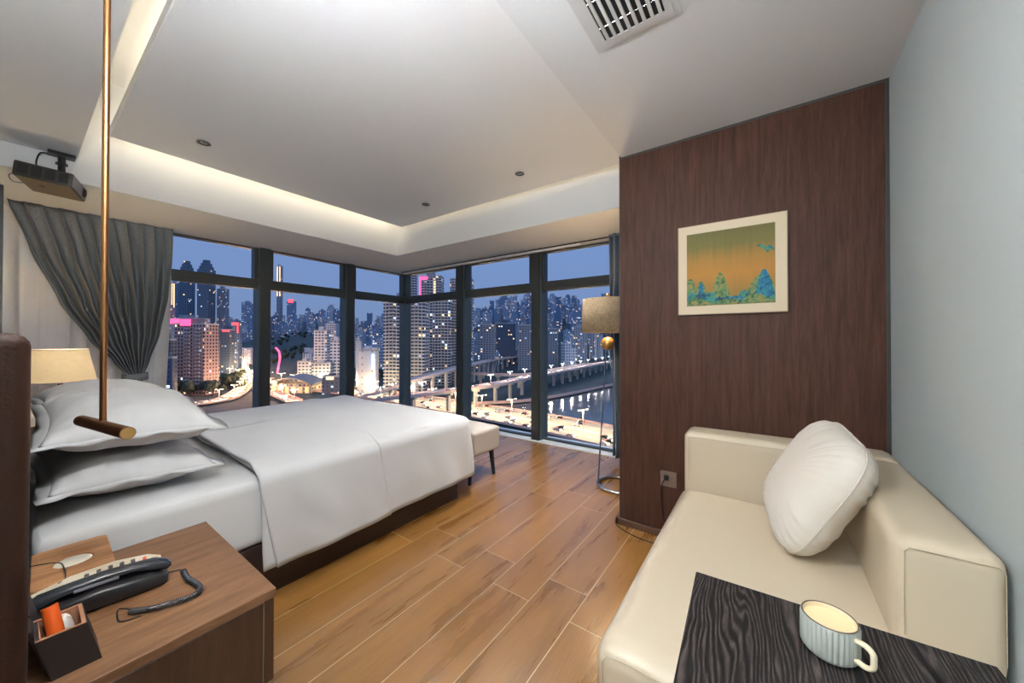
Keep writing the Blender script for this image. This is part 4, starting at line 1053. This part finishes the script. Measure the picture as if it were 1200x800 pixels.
r7 = road('boulevard', 'lit boulevard between the mid-rise blocks behind the viaducts', 'road', pxpath([(556, 434), (585, 432), (610, 431), (640, 426), (670, 420), (700, 414)], GZ+1.5), 9)

# street lamps
def make_lamp(h, arm, headm, label, group, pos, rz):
    t_ = thing('street_lamp', label, 'street lamp', pos, group, rz)
    b_ = BM(); add_tube(b_, [(0, 0, 0), (0, 0, h)], .22, 8, rfun=lambda q: .26-.1*q); add_tube(b_, [(-arm, 0, h+.15), (0, 0, h-.1), (arm, 0, h+.15)], .12, 6); obj('pole', b_, MT['lamp_pole'], t_, True, True)
    for sg in (-1, 1):
        b_ = BM(); bmesh.ops.create_uvsphere(b_, u_segments=10, v_segments=6, radius=.5); bmesh.ops.scale(b_, vec=(1.5, .7, .4), verts=b_.verts); bmesh.ops.translate(b_, vec=(sg*arm, 0, h+.05), verts=b_.verts)
        obj('lamp_head', b_, MT[headm], t_, True, True)
    return t_
HL = bpy.data.lights.new('sodium_lamp', 'POINT'); HL.energy = 30000; HL.color = (1, .66, .32); HL.shadow_soft_size = .8
WL = bpy.data.lights.new('white_lamp', 'POINT'); WL.energy = 9000; WL.color = (1, .80, .62); WL.shadow_soft_size = .8
RL = bpy.data.lights.new('busy_junction_lamp', 'POINT'); RL.energy = 30000; RL.color = (1, .50, .24); RL.shadow_soft_size = 1
def hang(data, p):
    o_ = bpy.data.objects.new(data.name, data); COL.objects.link(o_); o_.location = p
def lamps_along(path, step, data, headm, label, group, h=10, arm=2.2, first=[None], off=0, every=1, rng=None):
    proto_ = None
    for k, p in enumerate(resample(path, step)):
        s_, u_ = ext_coords(p.x, p.y)
        if s_ < 60 or not (150 < u_ < 760): continue
        if proto_ is None: proto_ = make_lamp(h, arm, headm, label, group, tuple(p), 1.2)
        else: dup(proto_, tuple(p), 1.2)
        if k % every == 0: hang(data, (p.x, p.y-.5, p.z+h-1.0))
lamps_along(hwy, 26, HL, 'lamp_head', 'tall double street lamp on the median of the lit highway', 'highway street lamps', 11, 3)
lamps_along(v1, 30, WL, 'lamp_white', 'double street lamp on the front viaduct', 'front viaduct street lamps', 8, 2)
lamps_along(r5, 30, RL, 'lamp_head', 'double street lamp on the curving interchange road', 'interchange street lamps', 9, 2)
lamps_along(r6, 34, RL, 'lamp_head', 'double street lamp on the looping interchange road', 'loop street lamps', 9, 2)
lamps_along(r7, 40, RL, 'lamp_head', 'double street lamp on the boulevard behind the viaducts', 'boulevard street lamps', 9, 2)

# cars
CARC = {}
def make_car(colname, colr, label, group):
    b_ = BM()
    prof = [(-2.2, .35), (-2.25, .75), (-1.9, .95), (-1.3, 1.0), (-.8, 1.42), (.7, 1.45), (1.35, 1.0), (2.1, .9), (2.25, .6), (2.2, .35)]
    A_ = [b_.verts.new((x, -.88, z)) for x, z in prof]; B_ = [b_.verts.new((x, .88, z)) for x, z in prof]
    b_.faces.new(A_); b_.faces.new(list(reversed(B_)))
    for i in range(len(prof)):
        j = (i+1) % len(prof); f_ = b_.faces.new((A_[i], B_[i], B_[j], A_[j])); f_.material_index = 1 if i in (3, 5) else 0
    for x in (-1.4, 1.4):
        for y in (-.85, .85): add_tube(b_, [(x, y-.1, .33), (x, y+.1, .33)], .33, 12, mi=1)
    for y in (-.6, .6):
        add_box(b_, 2.2, 2.34, y-.28, y+.28, .55, .85, 2); add_box(b_, -2.36, -2.22, y-.26, y+.26, .65, .9, 3)
    mt_ = plain('car_paint_'+colname, colr, .3, .3)
    o_ = obj('car', b_, [mt_, MT['black'], MT['head_l'], MT['tail_l']], None, False)
    tag(o_, label, 'car', group); return o_
car_protos = None
def traffic(path, lanes, step, label, group, cols):
    protos = {}; k = 0
    for ln in lanes:
        for i in range(int(len(path)*6/step)):
            q = (i*step+random.uniform(-.35, .35)*step)/6; i0 = int(q)
            if i0 < 1 or i0 >= len(path)-2: continue
            p = path[i0].lerp(path[i0+1], q-i0); t_ = (path[i0+1]-path[i0]).normalized(); sd_ = Vector((t_.y, -t_.x, 0))
            p = p+sd_*ln+Vector((0, 0, .06)); s_, u_ = ext_coords(p.x, p.y)
            if s_ < 60 or s_ > 420 or not (185 < u_ < 725): continue
            c_ = random.choice(cols)
            if c_[0] not in protos:
                protos[c_[0]] = make_car(c_[0], c_[1], c_[0].replace('_', ' ')+' car with lit lamps '+label, c_[0].replace('_', ' ')+' '+group); o_ = protos[c_[0]]
            else:
                o_ = protos[c_[0]].copy(); COL.objects.link(o_)
            o_.location = p; o_.rotation_euler = (0, 0, math.atan2(t_.y, t_.x)+(PI if ln < 0 else 0)); k += 1
CC = [('white', (.7, .7, .7)), ('silver', (.35, .36, .38)), ('dark', (.03, .03, .035))]
traffic(hwy, (-15, -10, -5, 5, 10, 15), 21, 'driving on the wide lit highway', 'cars on the highway', CC)
traffic(v1, (-2.6, 2.6), 24, 'driving on the front viaduct', 'cars on the front viaduct', CC[:2])
traffic(r5, (-3.5, 3.5), 13, 'on the curving interchange road', 'cars on the interchange', CC[:2])
traffic(r6, (-3, 3), 14, 'on the looping interchange road', 'cars on the loop', CC[:2])
traffic(r7, (-4, 4), 13, 'on the boulevard behind the viaducts', 'cars on the boulevard', CC[:2])

# buildings ----------------------------------------------------------
YAW = math.atan2(AX[0].y, AX[0].x)
def placeb(u0, u1, vtop, s, dep=.8):
    uc = (u0+u1)/2; p = at_d(uc, CY, s); w_ = (u1-u0)/FPX*s; zt = EYE+(CY-vtop)/FPX*s
    # off to the left one sees a flank too: narrow the front so that both fit
    sk = abs(uc-CX)/FPX; wf = w_/(1+sk*dep*.9)
    g = ter(p.x, p.y)-3
    return p, wf, wf*dep, g, zt
def hero(name, label, u0, u1, vtop, s, mat, col, dep=.8, rz=0, crown=None, pent=True, balc=0, signs=(), group=None, podium=True):
    p, wx, wy, g, zt = placeb(u0, u1, vtop, s, dep); H_ = zt-g
    t_ = thing(name, label, 'building', (p.x, p.y, g), group, YAW+R_(rz)); 
    def fin(o_): o_.color = (*col, 1); return o_
    b_ = BM(); add_box(b_, -wx/2, wx/2, -wy/2, wy/2, 0, H_ if not crown else H_-crown[0]*H_)
    if balc:                                        # recessed bays between projecting wings
        pass
    wl = fin(obj('walls', b_, MT[mat], t_, local=True))
    if crown:
        z_ = H_-crown[0]*H_; k_ = len(crown)-1
        for i, fr in enumerate(crown[1:]):
            b_ = BM(); dz = crown[0]*H_/k_; add_box(b_, -wx/2*fr, wx/2*fr, -wy/2*fr, wy/2*fr, z_, z_+dz); z_ += dz; fin(obj('crown', b_, MT[mat], t_, local=True))
    elif pent:
        b_ = BM(); add_box(b_, -wx*.22, wx*.12, -wy*.25, wy*.25, H_, H_+min(7, .06*H_+2)); fin(obj('roof_housing', b_, MT['f_plain'], t_, local=True))
        b_ = BM()
        for a_ in ((-wx/2, wx/2, -wy/2, -wy/2+.5), (-wx/2, wx/2, wy/2-.5, wy/2), (-wx/2, -wx/2+.5, -wy/2+.5, wy/2-.5), (wx/2-.5, wx/2, -wy/2+.5, wy/2-.5)): add_box(b_, a_[0], a_[1], a_[2], a_[3], H_, H_+1.4)
        obj('parapet', b_, MT['concrete'], t_, local=True)
    if balc:
        nfl = int(H_/3.3)
        for cxx in balc:
            b_ = BM()
            for f_ in range(2, nfl): add_box(b_, cxx*wx-wx*.09, cxx*wx+wx*.09, -wy/2-1.6, -wy/2, f_*3.3-.25, f_*3.3+.85)
            obj('balconies', b_, MT['concrete'], t_, local=True)
    for (sm, x0, x1, z0, z1) in signs:               # fractions of width, metres below top
        b_ = BM(); add_box(b_, x0*wx, x1*wx, -wy/2-.9, -wy/2-.1, H_-z1, H_-z0); obj('lit_sign', b_, MT[sm], t_, local=True)
    return t_
BLUE = (.13, .20, .31); GREY = (.26, .29, .35); PINK = (.34, .25, .26); PALE = (.50, .53, .60); DARK = (.08, .11, .16); HAZE = (.22, .32, .50); WHITE = (.62, .64, .70)  # HAZE: dusk haze over the far towers painted into their wall colour
hero('twin_tower', 'left one of the two blue towers with stepped crowns', 209, 228, 303, 900, 'f_glass', BLUE, .9, 4, (.10, .8, .62, .42))
hero('twin_tower', 'right one of the two blue towers with stepped crowns', 231, 252, 302, 880, 'f_glass', BLUE, .9, 4, (.10, .8, .62, .42))
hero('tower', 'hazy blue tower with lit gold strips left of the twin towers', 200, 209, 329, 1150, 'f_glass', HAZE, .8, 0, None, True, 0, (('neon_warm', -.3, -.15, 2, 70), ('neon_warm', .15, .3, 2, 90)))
hero('tower', 'slender pale tower with lit gold strips seen right of the first window post', 324, 331, 309, 1300, 'f_glass', PALE, .8, 0, None, True, 0, (('neon_warm', -.42, -.25, 2, 110), ('neon_warm', .2, .36, 2, 110)))
hero('residential_tower', 'pinkish residential tower block in the first window bay', 206, 257, 378, 330, 'f_pink', PINK, .55, -4, None, True, (-.05, .3), (('neon_pink', -.3, .05, -5, 1),))
hero('residential_tower', 'dark slab block left of the pinkish tower', 186, 207, 396, 310, 'f_pink', DARK, .6, 3)
hero('residential_tower', 'lower dark block in front of the pinkish tower at its left', 190, 208, 417, 250, 'f_small', DARK, .6, 3)
hero('office_block', 'dark office block behind the pinkish tower on its right', 258, 275, 384, 480, 'f_small', DARK, .7, 0, None, True, 0, (('neon_red', -.2, .5, 0, 2.0),))
hero('office_block', 'blue office block with a red lit roof edge', 272, 283, 376, 520, 'f_small', BLUE, .7, 0, None, True, 0, (('neon_red', -.5, .5, -1, 2.5), ('neon_red', .38, .5, 2.5, 14)))
hero('office_block', 'long low block with pink lighting in front of the twin towers', 196, 246, 371, 640, 'f_small', GREY, .4, 0, None, True, 0, (('neon_pink', -.45, -.1, 0, 9), ('neon_pink', -.02, .3, 1, 5)))
hero('office_block', 'pink lit block beside the gathered curtain', 186, 205, 358, 760, 'f_small', (.35, .22, .32), .5, 0, None, True, 0, (('neon_pink', -.5, .2, 1, 24),))
hero('tower', 'mid blue tower right of the twin towers', 254, 268, 336, 900, 'f_small', BLUE, .7, 2)
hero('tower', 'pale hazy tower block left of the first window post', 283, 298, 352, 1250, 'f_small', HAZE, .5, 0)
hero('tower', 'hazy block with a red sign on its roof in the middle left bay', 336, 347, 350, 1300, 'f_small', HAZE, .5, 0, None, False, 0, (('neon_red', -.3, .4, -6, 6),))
hero('residential_block', 'white stepped residential block in the middle left bay', 368, 387, 385, 430, 'f_white', WHITE, .6, 3)
hero('residential_block', 'white residential block just left of the second window post', 387, 404, 397, 380, 'f_white', WHITE, .6, 3)
hero('residential_block', 'small white block on the wooded slope behind the others', 382, 397, 377, 620, 'f_white', PALE, .6, 3)
hero('office_block', 'low white office block in front of the white residential blocks', 349, 369, 421, 390, 'f_white', PALE, .6, 3)
hero('office_block', 'low wide white hall below the white residential blocks', 366, 392, 423, 370, 'f_white', PALE, .5, 3)
hero('office_block', 'low dark block with white sign left of the second window post', 378, 403, 438, 330, 'f_small', DARK, .5, 3, None, True, 0, (('neon_warm', -.25, .15, 0, 2.5),))
hero('blank_block', 'tall blank white block with a bright blue vertical sign', 421, 444, 408, 330, 'f_plain', WHITE, .6, 2, None, True, 0, (('neon_blue', .28, .42, 3, 17),))
hero('blank_block', 'narrow pale block at the left edge of the third bay', 417, 424, 397, 360, 'f_plain', PALE, .6, 2)
hero('residential_tower', 'banded residential tower behind the corner post', 450, 503, 349, 350, 'f_tower', GREY, .35, -5, None, True, (-.3, 0, .3))
hero('residential_tower', 'tall tower with a pink lit top right of the corner post', 492, 520, 322, 440, 'f_tower', GREY, .6, -4, None, True, (-.25, .25), (('neon_pink', -.5, -.1, 0, 4), ('neon_pink', -.5, -.42, 4, 26), ('neon_warm', .18, .26, 6, 26)))
hero('residential_tower', 'tall blue banded tower just right of the corner post', 478, 489, 318, 470, 'f_tower', BLUE, .8, 0)
hero('residential_tower', 'grey banded tower left of the bed-foot window post', 508, 530, 348, 400, 'f_tower', GREY, .6, -4, None, True, (0,))
hero('residential_tower', 'tall slim tower behind the bed-foot window post', 528, 555, 325, 420, 'f_tower', GREY, .6, -4, None, True, (-.3, .3))
hero('residential_block', 'block with two white vertical fins right of the bed-foot post', 560, 581, 378, 520, 'f_small', GREY, .6, 0, None, True, 0)
hero('residential_block', 'dark apartment slab in the middle far bay', 581, 604, 376, 600, 'f_small', DARK, .4, 5)
hero('residential_block', 'pale block just left of the window post standing on the sill', 607, 623, 378, 540, 'f_small', GREY, .6, 0)
hero('residential_block', 'wide pale block right of the window post on the sill', 641, 654, 382, 560, 'f_small', GREY, .6, 0)
hero('residential_block', 'broad pale apartment block left of the floor lamp', 671, 688, 380, 620, 'f_small', (.33, .36, .42), .6, 0)
hero('residential_block', 'tall pale block behind the floor lamp shade', 690, 703, 372, 650, 'f_small', (.33, .36, .42), .6, 0)
# station hall
p, wx, wy, g, zt = placeb(318, 378, 436, 345, .5)
t = thing('station_hall', 'wide hall with a low curved grey roof and warm lit front', 'building', (p.x, p.y, g), None, YAW)
bm = BM(); H_ = zt-g; add_box(bm, -wx/2, wx/2, -wy/2, wy/2, 0, H_*.62); o = obj('hall', bm, MT['f_small'], t, local=True); o.color = (.5, .42, .34, 1)
bm = BM(); rows = []
for i in range(15):
    a_ = i/14; x = -wx*.56+wx*1.12*a_; z = H_*.66+H_*.34*math.sin(a_*PI)
    rows.append([bm.verts.new((x, -wy*.62, z-1.5)), bm.verts.new((x, wy*.6, z)), bm.verts.new((x, wy*.6, z-1.4)), bm.verts.new((x, -wy*.62, z-2.6))])
skin(bm, rows); obj('curved_roof', bm, plain('grey_roof_sheet', (.16, .18, .22), .6), t, local=True)
for k in range(7):
    x = -wx*.48+wx*.96*k/6; bm = BM(); add_box(bm, x-.5, x+.5, -wy*.6, -wy*.57, 0, H_*.66); obj('column', bm, MT['concrete'], t, local=True)
    if k < 6:
        bm = BM(); add_box(bm, x+1.2, x+wx*.16-1.2, -wy/2-.3, -wy/2-.05, 1, H_*.45); obj('lit_bay', bm, plain('warm_lit_bay', (1, .6, .3), .5, emit=(1, .55, .25), es=.9 if k % 2 else .45), t, local=True)
# curved neon pylon beside the first post
bm = BM(); q0 = at_d(326, 436, 330); 
add_tube(bm, smooth_path([tuple(at_d(u, v, 330)) for u, v in ((325, 437), (326.5, 428), (328, 420), (327, 412), (323, 407))], 5), .9, 8)
bm2 = bm; tag(obj('neon_pylon', bm2, MT['neon_pink'], loc=tuple(q0), smooth=True), 'curved pink neon pylon just right of the first window post', 'neon sign')

# the rest of the city: each block its own object, sharing a few shapes
def block_mesh(kind, w_, d_, h_):
    b_ = BM()
    if kind == 0: add_box(b_, -w_/2, w_/2, -d_/2, d_/2, -20, h_); add_box(b_, -w_*.2, w_*.2, -d_*.2, d_*.2, h_, h_+3.5)
    elif kind == 1:
        add_box(b_, -w_/2, 0, -d_/2, d_/2, -20, h_); add_box(b_, 0, w_/2, -d_*.35, d_*.6, -20, h_*.8); add_box(b_, -w_*.4, -w_*.15, -d_*.2, d_*.2, h_, h_+3)
    elif kind == 2:
        add_box(b_, -w_/2, w_/2, -d_/2, d_/2, -20, h_*.85); add_box(b_, -w_*.35, w_*.35, -d_*.35, d_*.35, h_*.85, h_)
    else:
        add_box(b_, -w_/2, w_/2, -d_/2, d_/2, -20, h_); add_box(b_, -w_/2-.01, -w_/2+w_*.1, -d_/2-1.2, d_/2, -20, h_+2.5); add_box(b_, w_/2-w_*.1, w_/2+.01, -d_/2-1.2, d_/2, -20, h_+2.5)
    return b_
SH = []
for i, (k, w_, d_, h_) in enumerate(((0, 22, 16, 42), (1, 26, 16, 52), (2, 20, 18, 60), (3, 18, 14, 48), (0, 34, 14, 24), (1, 20, 14, 34), (3, 24, 16, 36), (2, 28, 20, 30))):
    m_ = MT[['f_small', 'f_white', 'f_small', 'f_small', 'f_white', 'f_small', 'f_white', 'f_small'][i]]
    b_ = block_mesh(k, w_, d_, h_); bmesh.ops.recalc_face_normals(b_, faces=b_.faces); me = bpy.data.meshes.new('city_block'); b_.to_mesh(me); b_.free(); me.materials.append(m_); SH.append(me)
HAZE_TINT = [(.20, .28, .42), (.30, .38, .52), (.40, .48, .60), (.24, .34, .50), (.16, .24, .38), (.46, .54, .66), (.32, .42, .58)]  # bluish walls for distant blocks, the air haze put into their colour
rb = random.Random(11)
taken = []
def scatter(n_, u0, u1, s0, s1, hs, label, group, forbid=None, power=1.0, tries=4000, gap=20):
    k = 0; tr = 0
    while k < n_ and tr < tries:
        tr += 1
        s_ = s0+(s1-s0)*rb.random()**power; u_ = rb.uniform(u0, u1)
        if forbid and forbid(u_, s_): continue
        q_ = at_d(u_, CY, s_); 
        if any((q_.x-a_)**2+(q_.y-c_)**2 < gap*gap for a_, c_ in taken): continue
        taken.append((q_.x, q_.y))
        o_ = bpy.data.objects.new('city_block', rb.choice(SH)); COL.objects.link(o_)
        o_.location = (q_.x, q_.y, ter(q_.x, q_.y)); o_.rotation_euler = (0, 0, YAW+R_(rb.uniform(-25, 25)))
        z_ = rb.uniform(*hs); o_.scale = (1, 1, z_); c_ = rb.choice(HAZE_TINT); o_.color = (*c_, 1)
        tag(o_, label, 'building', group); k += 1
scatter(50, 190, 302, 560, 1700, (.5, 1.3), 'distant city block seen through the window bay beside the gathered curtain', 'distant blocks in the first bay', None, .8)
scatter(44, 316, 408, 1150, 1800, (.6, 1.7), 'far block on the hazy skyline of the middle left bay', 'skyline blocks in the middle left bay', None, 1)
scatter(10, 362, 408, 380, 700, (.35, .6), 'low block on the slope of the middle left bay', 'slope blocks in the middle left bay', lambda u, s: s < 440 and u < 402, 1)
scatter(54, 412, 482, 420, 1700, (.5, 1.5), 'distant block left of the banded corner tower', 'distant blocks left of the corner', None, .8)
scatter(86, 545, 632, 480, 1650, (.6, 1.3), 'distant hillside block in the middle bay of the far window', 'hillside blocks in the middle far bay', None, .75)
scatter(66, 632, 735, 480, 1650, (.6, 1.3), 'distant hillside block in the bay with the floor lamp', 'hillside blocks in the floor lamp bay', None, .75)

# trees
def make_tree(seed, label, group):
    b_ = BM(); rt_ = random.Random(seed)
    for k in range(7):
        q_ = BM(); bmesh.ops.create_icosphere(q_, subdivisions=2, radius=1)
        c_ = Vector((rt_.uniform(-2.6, 2.6), rt_.uniform(-2.6, 2.6), rt_.uniform(5, 9.5))); r_ = rt_.uniform(1.9, 3.0)
        for v in q_.verts: v.co = c_+v.co*(r_*(1+.35*noise.noise(v.co*3+c_)))
        me_ = bpy.data.meshes.new('tmp'); q_.to_mesh(me_); q_.free(); b_.from_mesh(me_); bpy.data.meshes.remove(me_)
    t_ = thing('tree', label, 'tree', (0, 0, 0), group); obj('crown', b_, MT['tree'], t_, False, True)
    b_ = BM(); add_tube(b_, [(0, 0, -1), (0, .2, 5.5)], .4, 8, rfun=lambda q: .5-.25*q); obj('trunk', b_, MT['bark'], t_, True, True); return t_
def trees(n_, quad, label, group, seed):
    pr_ = None; rt_ = random.Random(seed)
    for k in range(n_):
        u_ = rt_.uniform(quad[0], quad[1]); v_ = rt_.uniform(quad[2], quad[3]); q_ = at_z(u_, v_, GZ); q_.z = ter(q_.x, q_.y)
        sc_ = rt_.uniform(.8, 1.35)
        if pr_ is None: pr_ = make_tree(seed, label, group); t_ = pr_
        else: t_ = dup(pr_)
        t_.location = q_; t_.scale = (sc_, sc_, sc_); t_.rotation_euler = (0, 0, rt_.uniform(0, 6))
trees(26, (262, 284, 432, 456), 'dark tree between the pinkish tower and the interchange', 'trees by the interchange', 5)
trees(16, (200, 262, 458, 466), 'dark tree at the foot of the pinkish tower', 'trees below the pinkish tower', 6)
trees(16, (546, 580, 424, 436), 'dark tree behind the viaducts right of the bed-foot post', 'trees behind the viaducts', 8)
trees(14, (430, 470, 440, 452), 'dark tree at the foot of the banded tower', 'trees below the banded tower', 9)
trees(60, (318, 368, 408, 430), 'dark tree on the wooded slope behind the curved hall', 'trees behind the curved hall', 12)
#CITY_END

# ================================================================== LIGHTS
def area(name, loc, direction, sx, sy, power, color, spread=180):
    l = bpy.data.lights.new(name, 'AREA'); l.shape = 'RECTANGLE'; l.size = sx; l.size_y = sy; l.energy = power; l.color = color; l.spread = R_(spread)
    o = bpy.data.objects.new(name, l); COL.objects.link(o); o.location = loc
    o.rotation_euler = Vector(direction).to_track_quat('-Z', 'Y').to_euler(); return o
def spot(name, loc, target, power, color, size=120, blend=.8, rad=.05):
    l = bpy.data.lights.new(name, 'SPOT'); l.energy = power; l.color = color; l.spot_size = R_(size); l.spot_blend = blend; l.shadow_soft_size = rad
    o = bpy.data.objects.new(name, l); COL.objects.link(o); o.location = loc
    o.rotation_euler = (Vector(target)-Vector(loc)).to_track_quat('-Z', 'Y').to_euler(); return o
def point(name, loc, power, color, rad=.05):
    l = bpy.data.lights.new(name, 'POINT'); l.energy = power; l.color = color; l.shadow_soft_size = rad
    o = bpy.data.objects.new(name, l); COL.objects.link(o); o.location = loc; return o
WARM = (1, .86, .64); NEU = (1, .97, .93)
# cove strips
K = 1.0
o = area('cove_glow_left', (-3.5535, 1.53, ZM+.074), (-1, 0, 0), 2.35, .012, 2.3*K, WARM)
o.rotation_euler = Matrix((Vector((0, 1, 0)), Vector((0, 0, 1)), Vector((1, 0, 0)))).transposed().to_euler()
o = area('cove_glow_far', (-2.15, 2.6985, ZM+.074), (0, 1, 0), 2.75, .012, 6.5*K, WARM)
o.rotation_euler = Matrix((Vector((-1, 0, 0)), Vector((0, 0, 1)), Vector((0, -1, 0)))).transposed().to_euler()
o = area('cove_glow_head', (-2.12, .42, ZM+.085), (0, -1, .25), 2.6, .02, 14*K, WARM)
o.rotation_euler = Matrix((Vector((1, 0, 0)), Vector((0, .2425, .9701)), Vector((0, .9701, -.2425)))).transposed().to_euler()
# downlights in the floating panel
for (u, v, pw) in ((239, 167, 28), (499, 239, 34), (609, 203, 200)):
    p = at_z(u, v, ZM); spot('downlight_beam', (p.x, p.y, ZM-.012), (p.x, p.y, 0), pw, NEU, 112, 1, .06)
# downlights of the room that stay outside the frame (behind and above the camera)
OFF = ((-.35, .45, ZL, 16), (.15, .45, ZL, 12), (-.2, -.6, ZL, 12))
for i, (x, y, z, pw) in enumerate(OFF):
    downlight(x, y, z, ['small dark downlight above the camera over the aisle', 'small dark downlight above the camera over the side table', 'small dark downlight in the entrance passage', 'small dark downlight above the near pillows'][i])
    spot('downlight_beam', (x, y, z-.012), (x, y+.15, 0), pw, NEU, 160, 1, .08)
# added glowing globes, out of view by the camera, to fill the room with light
def globe(x, y, z, r, E_, label):
    t_ = thing('fill_globe', label, 'pendant lamp', (x, y, z))
    b_ = BM(); bmesh.ops.create_uvsphere(b_, u_segments=32, v_segments=20, radius=r); bmesh.ops.translate(b_, vec=(x, y, z), verts=b_.verts)
    obj('fill_sphere', b_, plain('fill_globe_glow', (1, .97, .94), .3, emit=GCOL, es=E_), t_, 'all')
    b_ = BM(); add_tube(b_, [(x, y, z+r-.002), (x, y, ZL-.001)], .004, 8); obj('cord', b_, MT['black'], t_)
GCOL = (.93, .96, .99)
globe(-.15, -1.0, 1.95, .13, 60, 'added fill light globe, unseen, in the entrance passage behind the camera')
globe(.06, -.02, 2.05, .09, 42, 'small added fill light globe, unseen, directly above the camera')
globe(-.80, .10, 2.0, .10, 185, 'added fill light globe, unseen, hung beside the bed, just above the camera')
point('table_lamp_bulb', (LX, LY, 1.02), 24, (1, .72, .42), .05)
point('floor_lamp_bulb', (hx+.0, hy-.03, 1.40), 16, (1, .72, .42), .04)
spot('pendant_glow', (-1.386, .135, .955), (-1.386, .20, 0), 2.0, (1, .78, .5), 150, 1, .05)

# sky
w = bpy.data.worlds.new('dusk_sky'); scn.world = w; w.use_nodes = True; nt = w.node_tree
bg = nt.nodes['Background']; tc = N(nt, 'ShaderNodeTexCoord'); sp = N(nt, 'ShaderNodeSeparateXYZ'); L(nt, tc.outputs['Generated'], sp.inputs[0])
cr = N(nt, 'ShaderNodeValToRGB'); e = cr.color_ramp.elements
e[0].position = 0; e[0].color = (.05, .075, .13, 1); e[1].position = 1; e[1].color = (.55, .78, 1.25, 1)
q = e.new(.48); q.color = (.07, .10, .18, 1); q = e.new(.505); q.color = (.215, .30, .50, 1); q = e.new(.56); q.color = (.205, .305, .565, 1); q = e.new(.66); q.color = (.205, .33, .64, 1); q = e.new(.76); q.color = (.35, .52, .90, 1)
L(nt, M_(nt, 'ADD', M_(nt, 'MULTIPLY', sp.outputs[2], .5), .5), cr.inputs[0]); L(nt, cr.outputs[0], bg.inputs[0]); bg.inputs[1].default_value = 1.0

# ------------------------------------------------------------------ camera
cd_ = bpy.data.cameras.new('camera'); cam = bpy.data.objects.new('camera', cd_); COL.objects.link(cam)
rt, dn, fw = AX
mt = Matrix((rt, -dn, -fw)).transposed().to_4x4(); mt.translation = Vector((0, 0, EYE)); cam.matrix_world = mt
cd_.sensor_width = 36; cd_.lens = 36*FPX/1200; cd_.shift_x = 0; cd_.shift_y = -(400-CY)/1200
cd_.clip_start = .02; cd_.clip_end = 8000
scn.camera = cam
vs = scn.view_settings; vs.view_transform = 'Standard'; vs.look = 'None'; vs.gamma = 1; vs.exposure = 0; vs.use_curve_mapping = False
